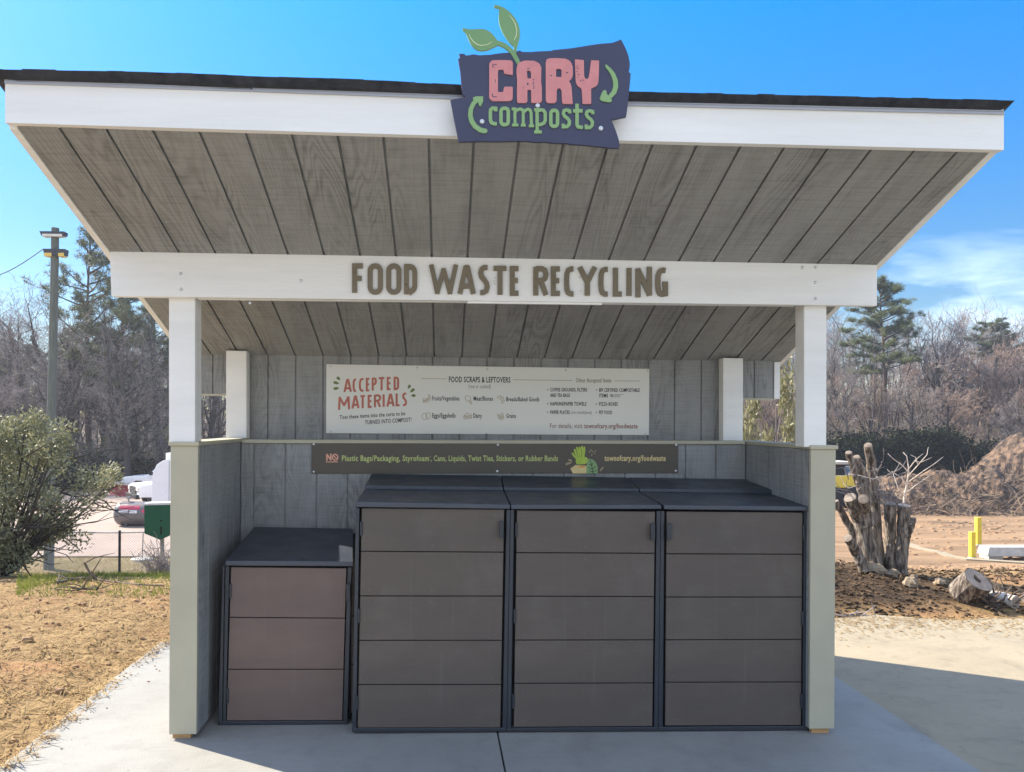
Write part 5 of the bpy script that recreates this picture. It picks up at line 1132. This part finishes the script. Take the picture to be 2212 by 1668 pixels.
def left_vehicles():
    g = 'white pickups parked beyond the road'
    p = ground_at(378, 47); pickup('white pickup carrying the red plow, nose to the left', p, -.12, g)
    p = ground_at(408, 42); pickup('white pickup with chrome grille half hidden by the white trailer', p, .62, g)
    c = ground_at(250, 46.2); T = thing('snow_plow', 'red plow blade with a pale top edge at the nose of a pickup', 'plow', c)
    m = MB(); a = at(231, 1048, 46.2); b = at(274, 1048, 45.4); zt = at(250, 1046, 46).z; zb_ = at(250, 1071, 46).z; n = Vector(((b - a).y, -(b - a).x, 0)).normalized()
    prof = [(.0, 0), (-.16, .25), (-.18, .6), (-.05, 1.0)]; vs = []
    for q in (a, b):
        for o, t in prof: vs.append(Vector((q.x, q.y, zb_ + (zt - zb_) * t)) + n * o)
    vs += [v + n * -.06 for v in vs]
    fs = []
    for i in range(3): fs += [(i, i+1, i+5, i+4), (i+8, i+12, i+13, i+9)]
    fs += [(0, 4, 12, 8), (3, 11, 15, 7), (0, 8, 9, 1), (1, 9, 10, 2), (2, 10, 11, 3), (4, 5, 13, 12), (5, 6, 14, 13), (6, 7, 15, 14)]
    m.add(vs, fs); m.build('blade', M['red'], T)
    m = MB(); d3 = Vector((0, 0, .15)); q0 = Vector((a.x - .25, a.y, zt + .05)); q1 = Vector((b.x, b.y, zt - .02)); m.hexa([q0 + n*.0, q1 + n*.0, q1 - n*.12, q0 - n*.12], [q0 + d3, q1 + d3, q1 - n*.12 + d3, q0 - n*.12 + d3]); m.build('deflector', M['concrete'], T)
    m = MB(); m.tube([at(233, 1042, 45.6), at(241, 1035.5, 45.6)], .05, 6); m.tube([at(259, 1076, 45.2), at(261, 1064, 45.2), at(273, 1064, 45.2), at(273, 1079, 45.2)], .05, 6); m.build('plow_arm', M['red'], T)
    # enclosed trailer
    d = 36; p = ground_at(365, d); T = thing('white_trailer', 'white enclosed trailer with a rounded nose behind the left half wall', 'trailer', p)
    x0 = at(328, 1000, d).x; zt = at(340, 992, d).z; zb_ = at(340, 1100, d).z; y = p.y
    m = MB(); pr = [(x0, zb_), (x0, zt - 1.1), (x0 + .06, zt - .62), (x0 + .22, zt - .25), (x0 + .5, zt - .06), (x0 + .8, zt), (x0 + 5, zt), (x0 + 5, zb_)]
    m.prism3([[(x, y, z) for x, z in pr]], (0, 2.2, 0)); m.build('box_body', M['vwhite'], T, bevel=.03)
    m = MB(); m.box((x0 + .78, y - .006, zb_ + .05), (x0 + .81, y + .004, zt - .08)); m.build('seam', M['galv'], T)
    m = MB(); m.box((x0 + .42, y + .6, zt - .1), (x0 + 1.6, y + 1.6, zt + .26)); m.build('roof_unit', M['vwhite'], T, bevel=.02)
    for x in (x0 + 2.6, x0 + 3.4):
        a = MB(); a.lathe([(.2, 0), (.36, 0), (.36, .24), (.2, .24)], (x, y - .1, p.z + .36), (0, 1, 0), 18); a.build('wheel', M['tyre'], T)
    # tank
    d = 33; c = ground_at(300, d); r = .5; z = at(280, 1109, d).z; xl = at(249.5, 1109, d).x; T = thing('fuel_tank', 'dark horizontal cylinder tank with red and white labels beyond the fence', 'tank', (xl + 1.2, c.y, c.z))
    m = MB(); m.lathe([(.0, 0), (.22, .02), (.38, .08), (.47, .18), (r, .32), (r, 2.5), (.47, 2.64), (.3, 2.76), (0, 2.8)], (xl, c.y, z), (1, 0, 0), 32); m.build('shell', M['tank'], T, smooth=True)
    def wrap(x0, x1, a0, a1, mt, nm):
        m = MB(); k = 7; f = lambda x, a: (xl + x, c.y - math.cos(a) * (r + .004), z + math.sin(a) * (r + .004)); 
        m.add([f(x, a0 + (a1 - a0) * i / k) for i in range(k + 1) for x in (x0, x1)], [(2*i, 2*i+1, 2*i+3, 2*i+2) for i in range(k)]); m.build(nm, M[mt], T)
    wrap(.34, 1.18, .42, .80, 'labelred', 'label_band'); wrap(.34, .72, .20, .40, 'labelwhite', 'label'); wrap(.78, 1.08, .12, .36, 'labelwhite', 'label')
    f = lambda x, a: (xl + x, c.y - math.cos(a) * (r + .005), z + math.sin(a) * (r + .005))
    m = MB(); m.add([f(1.24, .32), f(1.40, .05), f(1.56, .32), f(1.40, .62)], [(0, 1, 2, 3)]); m.build('hazard_diamond', M['labelred'], T)
    for x in (.5, 2.2):
        m = MB(); m.box((xl + x, c.y - .35, c.z), (xl + x + .14, c.y + .35, z - .3)); m.build('saddle', M['steel'], T)
    m = MB(); m.lathe([(.03, 0), (.03, .12), (.09, .12), (.09, .2)], (xl + .55, c.y, z + r - .01), (0, 0, 1), 10); m.build('filler_cap', M['galv'], T)
left_vehicles()

# ---------------- right side
def stump():
    d = 9.25; rnd = random.Random(8); b, dd = hit(1895, 1236); T = thing('pruned_tree', 'clump of bare sawn off trunks standing right of the shelter', 'stump', b)
    k = .2732 * dd / F
    def tr(pts, r0, r1, dep=0., bulge=None, cut='cut'):
        q = [at(*zr(x, y), dd + dep + (.0 if len(p3) < 1 else p3[0])) for x, y, *p3 in pts]; n = 14; s = []
        for i in range(n + 1):
            t = i / n * (len(q) - 1); j = min(int(t), len(q) - 2); s.append(q[j].lerp(q[j + 1], t - j) + Vector((rnd.gauss(0, .004), rnd.gauss(0, .004), 0)))
        rad = [(r0 + (r1 - r0) * (i / n) ** .8) * k * .95 * (1 + rnd.uniform(-.05, .05)) for i in range(n + 1)]
        m = MB(); m.tube(s, rad, 14); o = m.build('trunk', M['woodbark'], T, smooth=False)
        m = MB(); dv = (s[-1] - s[-2]).normalized(); m.lathe([(rad[-1] * .93, 0), (rad[-1] * .93, .006), (rad[-1] * .5, .009), (0, .009)], s[-1], dv + Vector((-.12, -.22, 0)), 14); m.build('cut_face', M[cut], o)
        return s, rad
    tr([(400, 1250), (400, 1050), (372, 700), (360, 400), (328, 185, -.12)], 66, 33, .12)
    tr([(370, 1240), (330, 1000), (260, 760), (180, 600, -.1)], 95, 52, 0)
    tr([(330, 820, -.02), (300, 700, -.04), (290, 610, -.18)], 55, 44, -.05)
    tr([(300, 640), (240, 450), (168, 245, -.05)], 34, 27, .02); tr([(330, 640), (290, 440), (228, 285, -.06)], 46, 34, .05)
    tr([(500, 1240), (497, 950), (500, 650, -.05)], 46, 45, .0); tr([(575, 1255), (592, 1000), (612, 665, -.03)], 48, 50, -.06, cut='cutgrey')
    tr([(620, 900, -.06), (660, 830, -.08), (690, 765, -.1)], 40, 20, -.04)
    tr([(300, 1180), (240, 1040), (165, 920, -.1)], 50, 36, -.1); tr([(280, 1060), (190, 850), (70, 630)], 36, 26, .12, cut='cutgrey')
    m = MB(); 
    for i in range(46):
        x = rnd.choice((170, 290, 240, 500, 400)); y = rnd.uniform(380, 640); p = at(*zr(x, y), dd); lp = wander(p, Vector((rnd.gauss(0, .8), rnd.gauss(-.2, .6), .5)), rnd.uniform(.12, .4), 4, rnd, .3, .0); m.tube(lp, [.006, .005, .004, .003, .002], 3, cap=False)
    m.build('sprout', M['twig'], T)
    for x, y, rr in ((385, 1180, .075), (525, 1205, .055), (660, 1285, .06), (690, 1230, .035), (890, 1280, .05), (440, 1185, .04)):
        p, q = hit(*zr(x, y + 20)); m = MB(); m.blob(p + Vector((0, 0, rr * .5)), (rr * 1.25, rr, rr * .95), rnd, 9, 6, .22); tag(m.build('rock', M['rock']), {385: 'largest tan rock at the foot of the sawn trunks', 525: 'round tan rock under the straight sawn trunk', 660: 'flat dark rock on the debris slope right of the trunks', 690: 'small rock behind the flat rock on the debris slope', 890: 'dark rock at the right end of the debris slope', 440: 'small tan rock tucked beside the largest rock'}[x], 'rock', 'rocks by the sawn trunks')
stump()
def logs():
    rnd = random.Random(18); b, d = hit(*zr(1120, 1450)); T = thing('hollow_log', 'short hollow log round with a dark hole in its cut face', 'log', b); ax = Vector((.20, -.52, .62)).normalized(); k = .2732 * d / F
    c0 = b + Vector((.02, .12, .06)); L_ = 190 * k; R = 112 * k; n = 26; rr = [R * (1 + .06 * math.sin(3 * 2 * math.pi * i / n + 1) + rnd.uniform(-.035, .035)) for i in range(n)]
    a = ax.cross(Vector((0, 0, 1))).normalized(); e = ax.cross(a).normalized()
    m = MB(); vs = []; 
    for j in range(6):
        for i in range(n): t = 2*math.pi*i/n; vs.append(c0 + ax * (L_ * j / 5) + (a*math.cos(t) + e*math.sin(t)) * rr[i] * (1.06 - .06 * j / 5) * (1 + rnd.uniform(-.02, .02)))
    m.add(vs, [(j*n+i, j*n+(i+1) % n, (j+1)*n+(i+1) % n, (j+1)*n+i) for j in range(5) for i in range(n)] + [tuple(range(n-1, -1, -1))]); m.build('bark', M['woodbark'], T)
    m = MB(); cf = c0 + ax * L_; outer = [cf + (a*math.cos(2*math.pi*i/n) + e*math.sin(2*math.pi*i/n)) * rr[i] * .97 for i in range(n)]
    hc = cf - a * R * .02 + e * R * -.08; hole = [hc + (a*math.cos(2*math.pi*i/12) * .28 + e*math.sin(2*math.pi*i/12) * .42) * R * rnd.uniform(.7, 1.15) for i in range(12)]
    m.prism3([outer, hole], -ax * .05); m.build('cut_face', M['cutgrey'], T)
    m = MB(); m.add([p - ax * .045 for p in hole], [tuple(range(12))]); m.build('hole', M['dark'], T)
    p, d = hit(*zr(1490, 1498)); T = thing('birch_log', 'small pale barked log lying end on beside the hollow round', 'log', p); k = .2732 * d / F; c = p + Vector((0, 0, 52 * k)); dv = Vector((-.35, 1, .05)).normalized()
    m = MB(); m.lathe([(52*k, 0), (54*k, .1), (50*k, .25), (52*k, .42), (46*k, .43)], c, dv, 18); m.build('bark', M['birch'], T); m = MB(); m.lathe([(46*k, 0), (44*k, .004), (0, .005)], c, -dv, 18); m.build('cut_face', M['cutgrey'], T)
    p2, d = hit(*zr(1560, 1470)); m = MB(); m.lathe([(.0, 0), (.05, 0), (.055, .2), (.05, .5), (0, .5)], p2 + Vector((.06, .05, .06)), (.8, .5, .02), 12); tag(m.build('log', M['birch']), 'pale log at the very right edge behind the small end on log', 'log')
    m = MB(); 
    for i in range(60):
        q, dd = hit(*zr(rnd.uniform(1240, 1460), rnd.uniform(1370, 1480))); lp = wander(q, Vector((rnd.gauss(0, 1), rnd.gauss(0, .7), rnd.uniform(.1, .9))), rnd.uniform(.1, .35), 4, rnd, .3, -.05); m.tube(lp, [.012, .01, .008, .006, .004], 4, cap=False)
    tag(m.build('brush_heap', M['stick']), 'dark heap of twigs between the hollow round and the pale log', 'brush')
logs()
def lot_things():
    for pts, lab in ((((1128, 1165), (870, 1080)), 'nearer yellow square bollard beside the concrete block'), (((1175, 1212), (755, 978)), 'farther yellow square bollard behind the nearer one')):
        (x0, x1), (y0, y1) = pts; p, d = hit(*zr((x0 + x1) / 2, y1)); T = thing('bollard', lab, 'bollard', p, 0, 'yellow bollards'); w = (x1 - x0) * .2732 * d / F / 2; H = (y1 - y0) * .2732 * d / F
        m = MB(); m.box((p.x - w, p.y - w, p.z - .1), (p.x + w, p.y + w, p.z + H)); m.build('post', M['yellow'], T, bevel=.015)
        m = MB(); m.lathe([(w * 1.7, -.1), (w * 1.7, .04), (w * 1.3, .05)], p, (0, 0, 1), 16); m.build('footing', M['concrete'], T)
    p, d = hit(*zr(1390, 1092)); k = .2732 * d / F; T = thing('concrete_block', 'low concrete slab on short feet right of the yellow bollards', 'block', p)
    x = at(*zr(1268, 1000), d).x; zt = at(*zr(1300, 990), d).z; z1 = at(*zr(1300, 1062), d).z
    m = MB(); m.hexa([(x + .05, p.y - .1, z1), (x + 3.0, p.y - .1, z1), (x + 3.0, p.y + .75, z1), (x + .05, p.y + .75, z1)], [(x + .1, p.y, zt), (x + 2.95, p.y, zt), (x + 2.95, p.y + .65, zt), (x + .1, p.y + .65, zt)]); m.build('slab', M['concrete'], T, bevel=.03)
    for a, b in ((.08, .62), (1.75, 2.1), (2.6, 2.95)): m = MB(); m.box((x + a, p.y, p.z - .1), (x + b, p.y + .6, z1 + .002)); m.build('foot', M['concrete'], T)
    m = MB(); cp = [(860, 1040), (940, 1068), (1100, 1096), (1300, 1112), (1580, 1128), (1800, 1135)]; q = [hit(*zr(*c))[0] for c in cp]; q = [q[0] + Vector((.2, 3, 0)), q[0] + Vector((-.2, 1.2, 0))] + q
    fine = [q[i].lerp(q[i+1], t / 4) for i in range(len(q) - 1) for t in range(4)] + [q[-1]]
    for a, b in zip(fine, fine[1:]):
        n = Vector((-(b - a).y, (b - a).x, 0)).normalized() * .36; za, zb2 = h(a.x, a.y), h(b.x, b.y); A = Vector((a.x, a.y, 0)); B = Vector((b.x, b.y, 0)); lo = Vector((0, 0, -.1)); hi = Vector((0, 0, .05))
        Za = Vector((0, 0, za)); Zb = Vector((0, 0, zb2)); m.hexa([A + Za + lo, B + Zb + lo, B + Zb + n + lo, A + Za + n + lo], [A + Za + hi, B + Zb + hi, B + Zb + n + hi, A + Za + n + hi])
    tag(m.build('kerb', M['asphalt']), kind='structure')
    # dead sapling
    rnd = random.Random(12); b = ground_at(1952, 44); mbs = (MB(), MB()); d = 44
    def br(pts, r0): mbs[0 if r0 > .05 else 1].tube([at(*zr(x, y), d + rnd.uniform(-.3, .3)) for x, y in pts], [r0 * (1 - .7 * i / (len(pts) - 1)) for i in range(len(pts))], 5)
    br([(605, 700), (610, 590), (630, 500), (645, 390), (640, 330)], .075)
    for pts in ([(610, 590), (560, 520), (520, 400)], [(615, 570), (700, 500), (820, 420)], [(632, 490), (570, 430), (510, 390)], [(640, 430), (720, 340), (790, 260), (800, 200)], [(643, 395), (590, 340), (520, 290), (480, 250)], [(640, 380), (700, 300), (760, 250)], [(650, 470), (760, 390), (850, 330), (920, 275)], [(622, 540), (560, 600), (540, 560)], [(640, 340), (630, 270), (600, 240)], [(700, 310), (740, 320), (830, 280)], [(630, 500), (600, 470), (590, 420)], [(720, 345), (700, 280), (660, 260)]): br(pts, .032)
    tree_from(mbs, 'dead_sapling', 'small pale leafless sapling in front of the mulch pile', 'tree', (0, 0, 0), (M['sapling'], M['sapling']))
    # mulch piles
    def pile(name, label, prof, d0, d1, dm, seed):
        m = MB(); nu, nd = 110, 34; us = [prof[0][0] + (prof[-1][0] - prof[0][0]) * i / nu for i in range(nu + 1)]; vs = []
        for u in us:
            for a, b in zip(prof, prof[1:]):
                if u <= b[0] + 1e-6: v = a[1] + (b[1] - a[1]) * (u - a[0]) / (b[0] - a[0]); break
            for j in range(nd + 1):
                dd = d0 + (d1 - d0) * j / nd; g = ground_at(u, dd); top = at(u, v, dm).z; t = (dd - d0) / (dm - d0) if dd < dm else 1 - (dd - dm) / (d1 - dm); s = t * t * (3 - 2 * t) * .5 + t * .5
                z = g.z - .15 + max(0, top - g.z) * s; nn = noise.noise((g.x * .55, g.y * .55, seed)) * .5 + noise.noise((g.x * 1.5, g.y * 1.5, seed)) * .28 + noise.noise((g.x * 4, g.y * 4, seed)) * .14
                vs.append((g.x, g.y, z + nn * min(1, s * 2.2)))
        m.add(vs, [(i*(nd+1)+j, (i+1)*(nd+1)+j, (i+1)*(nd+1)+j+1, i*(nd+1)+j+1) for i in range(nu) for j in range(nd)])
        return tag(m.build(name, M['mulch']), label, 'mulch pile', 'mulch piles')
    pile('mulch_pile', 'low long mulch pile in front of the dark hedge', [(1880, 1085)] + [zr(*p) for p in [(390, 452), (470, 425), (560, 402), (650, 388), (800, 392), (900, 385), (1000, 372), (1150, 352), (1300, 345), (1500, 400), (1700, 430)]], 46, 58, 52, 1.5)
    pile('mulch_pile', 'tall steep mulch pile rising at the right edge', [zr(*p) for p in [(1060, 560), (1130, 380), (1200, 300), (1260, 235), (1400, 135), (1480, 85), (1560, 66), (1700, 40), (1900, 60), (2300, 300)]], 49, 66, 57, 8.5)
    rnd = random.Random(21); m = MB()
    for i in range(1100):
        u = rnd.uniform(1890, 2290); d = rnd.uniform(46, 52); p = ground_at(u, d); w = sstep(1890, 2000, u); p.z += max(0, (d - 46.5) * .36 * w + rnd.uniform(-.1, .25))
        lp = wander(p, Vector((rnd.gauss(0, 1), rnd.gauss(0, .5), rnd.gauss(.15, .35))), rnd.uniform(.4, 2.0), 3, rnd, .25, -.05); r = rnd.uniform(.015, .045); m.tube(lp, [r, r*.8, r*.6, r*.4], 3, cap=False)
    tag(m.build('brush_debris', mat('brush_sticks', (.20, .145, .10), (.09, .065, .045), 2, .9)), kind='stuff')
    # wheel loader, only its edge shows beside the shelter
    c = ground_at(1800, 50); T = thing('wheel_loader', 'yellow loader with a blue cab window beside the right half wall', 'loader', c)
    X = lambda u: at(u, 1000, 50).x; Z = lambda v: at(1815, v, 50).z
    m = MB(); m.box((X(1770), c.y - 1, Z(1052)), (X(1834), c.y + 1, Z(1025))); m.build('body', M['yellow'], T, bevel=.06)
    m = MB(); m.box((X(1780), c.y - .8, Z(1025)), (X(1829), c.y + .8, Z(1000))); cb = m.build('cab', M['dark'], T, bevel=.05); m = MB(); m.box((X(1811), c.y - .82, Z(1023)), (X(1822), c.y - .79, Z(1004))); m.build('window', M['blueglass'], cb)
    m = MB(); m.box((X(1778), c.y - .95, Z(1002)), (X(1831), c.y + .95, Z(996))); m.build('roof', M['concrete'], T, bevel=.04)
    for u in (1780, 1822):
        for s in (-1, 1): m = MB(); m.lathe([(.3, 0), (.68, 0), (.72, .1), (.72, .4), (.68, .5), (.3, .5)], (X(u), c.y + s * 1.0 - .25, c.z + .72), (0, 1, 0), 20); m.build('wheel', M['tyre'], T)
lot_things()
def litter():
    rnd = random.Random(99)
    m = MB()
    for i in range(24000):
        y = -2.6 + 7.4 * rnd.random(); x = -2.09 - rnd.random() ** 1.3 * (1.2 + .52 * (y + 4.25)) ; n_ = noise.noise((x * .8, y * .8, 4)) + .6 * noise.noise((x * 3, y * 3, 6))
        if n_ < -.2 and rnd.random() < .75: continue
        z = max(h(x, y), .002 if x > -2.17 else -1) + rnd.random() * .02; a = rnd.uniform(0, 6.28); L_ = rnd.uniform(.03, .12); d = Vector((math.cos(a), math.sin(a), rnd.gauss(.05, .28))); w = Vector((-d.y, d.x, 0)) * rnd.uniform(.0018, .0045)
        p = Vector((x, y, z)); q = p + d * L_; mm = p + d * L_ * .5 + Vector((0, 0, rnd.uniform(0, .012))); m.add([p - w, p + w, mm + w, mm - w, q], [(0, 1, 2, 3), (3, 2, 4)])
    tag(m.build('dead_grass', M['straw']), kind='stuff')
    m = MB()
    for i in range(800):
        y = -2.6 + 7.0 * rnd.random(); x = -2.14 - rnd.random() * (1.2 + .5 * (y + 4.25)); s = rnd.uniform(.006, .022) * (1.6 if rnd.random() < .1 else 1); m.blob((x, y, h(x, y) + s * .3), (s * 1.3, s, s * .8), rnd, 6, 4, .3)
    for i in range(170):
        y = -2.6 + 4.4 * rnd.random(); x = -2.17 + abs(rnd.gauss(0, .11)); s = rnd.uniform(.002, .007)
        m.blob((x, y, s * .4), (s * 1.3, s, s * .7), rnd, 5, 3, .3)
    for i in range(700):
        d = rnd.uniform(14, 44); p = ground_at(rnd.uniform(1850, 2330), d); s = rnd.uniform(.02, .09) * (d / 30); m.blob((p.x, p.y, p.z), (s * 1.6, s * 1.2, s * .6), rnd, 6, 4, .3)
    tag(m.build('clay_clods', mat('clay_clod', (.38, .24, .13), (.24, .14, .075), 12, .95)), kind='stuff')
    m = MB()
    for i in range(12000):
        d = 7.6 + rnd.random() ** 1.5 * 9; u = rnd.uniform(40, 400); p = ground_at(u, d)
        if p.x > -2.25 and p.y < 2: continue
        k = noise.noise((p.x * .6, p.y * .35, 2));
        if k < -.02 and rnd.random() < .85: continue
        L_ = rnd.uniform(.04, .11); d_ = Vector((rnd.gauss(0, .5), rnd.gauss(0, .5), 1)).normalized(); s = d_.orthogonal().normalized() * rnd.uniform(.003, .006); m.add([p - s, p + s, p + d_ * L_], [(0, 1, 2)])
    tag(m.build('green_grass', M['grass']), kind='stuff')
    m = MB()
    for i in range(12000):
        d = 12 + rnd.random() * 15; u = rnd.uniform(-20, 420); p = ground_at(u, d); L_ = rnd.uniform(.04, .12); d_ = Vector((rnd.gauss(0, .6), rnd.gauss(0, .6), 1)).normalized(); s = d_.orthogonal().normalized() * .006; m.add([p - s, p + s, p + d_ * L_], [(0, 1, 2)])
    tag(m.build('dry_lawn_grass', M['drygrass']), kind='stuff')
    m = MB()
    for i in range(9000):
        x = 2.3 + rnd.random() * 5.2; y = 2.55 + rnd.random() ** 1.1 * 3.6; dens = 1.0 if x < 4.6 else .45
        if rnd.random() > dens: continue
        z = h(x, y); s = rnd.uniform(.006, .03); d_ = Vector((rnd.gauss(0, 1), rnd.gauss(0, 1), rnd.gauss(.1, .3))).normalized()
        if rnd.random() < .55: leafq(m, Vector((x, y, z + rnd.uniform(0, .03))), d_, (rdir(rnd) + Vector((0, 0, 1.2))).normalized(), s * 2.6, s * 1.3)
        else: m.blob((x, y, z + s * .2), (s, s * .8, s * .6), rnd, 5, 3, .35)
    tag(m.build('soil_debris', M['chip']), kind='stuff')
    m = MB()
    for i in range(2600):
        x = 2.7 + rnd.random() * 4.5; y = 2.62 - abs(rnd.gauss(0, .28)); s = rnd.uniform(.006, .016); leafq(m, Vector((x, y, -.006)), Vector((rnd.gauss(0, 1), rnd.gauss(0, 1), 0)).normalized(), Vector((0, 0, 1)), s * 3, s)
    tag(m.build('leaf_litter', M['straw']), kind='stuff')
    for n, (pts, lab, r) in enumerate((([(450, 1525), (540, 1500), (600, 1490), (660, 1475)], 'short dark fallen branch on the green grass nearest the shrub', .017), ([(570, 1560), (650, 1570), (760, 1572)], 'low dark branch on the grass below the forked one', .013),
                              ([(670, 1360), (690, 1400), (720, 1450), (770, 1490), (900, 1510), (1100, 1535), (1300, 1545)], 'long crooked fallen branch with an upturned end in the green grass', .014))):
        m = MB(); q = []
        for x, y in pts:
            p, d = hit(*z8(x, y)); q.append(p)
        if n == 2: q = [at(*z8(*p), (q[3] - EYE).dot(fwd)) for p in pts[:3]] + q[3:]
        q = [p + Vector((0, 0, .03)) for p in q]; m.tube(q, [r * (1 - .5 * i / len(q)) for i in range(len(q))], 6)
        for i in range(7):
            b = q[rnd.randint(0, len(q) - 1)]; m.tube(wander(b, Vector((rnd.gauss(0, 1), rnd.gauss(0, 1), .35)), rnd.uniform(.15, .4), 3, rnd, .2, 0), [.010, .008, .006, .003], 4, cap=False)
        tag(m.build('fallen_branch', M['stick']), lab, 'branch', 'fallen branches in the green grass')
    m = MB(); q = [hit(*zr(x, y))[0] + Vector((0, 0, .012)) for x, y in ((60, 1535), (180, 1555), (300, 1585), (440, 1590), (600, 1620))]; m.tube(q, [.012, .013, .011, .008, .004], 5)
    for i in range(18): b = q[rnd.randint(0, 3)].lerp(q[rnd.randint(1, 4)], rnd.random()); m.tube(wander(b, Vector((rnd.gauss(0, 1), rnd.gauss(0, .5), .15)), .2, 3, rnd, .3, 0), [.006, .005, .004, .002], 3, cap=False)
    tag(m.build('fallen_branch', M['twig']), 'thin pale twiggy branch on the edge of the paving right of the shelter', 'branch')
litter()

# ---------------- the air: far things pale a little
def haze():
    m = MB(); m.box((-200, -60, -9), (200, 215, 30)); o = m.build('haze', [None], None); o.data.materials.clear()
    mt = bpy.data.materials.new('haze'); mt.use_nodes = True; nt = mt.node_tree; nt.nodes.clear(); q = nt.nodes.new('ShaderNodeOutputMaterial'); p = nt.nodes.new('ShaderNodeVolumePrincipled')
    p.inputs['Color'].default_value = (.86, .90, 1, 1); p.inputs['Density'].default_value = .0007; p.inputs['Anisotropy'].default_value = .35; nt.links.new(p.outputs[0], q.inputs['Volume'])
    o.data.materials.append(mt); tag(o, kind='stuff')
haze()
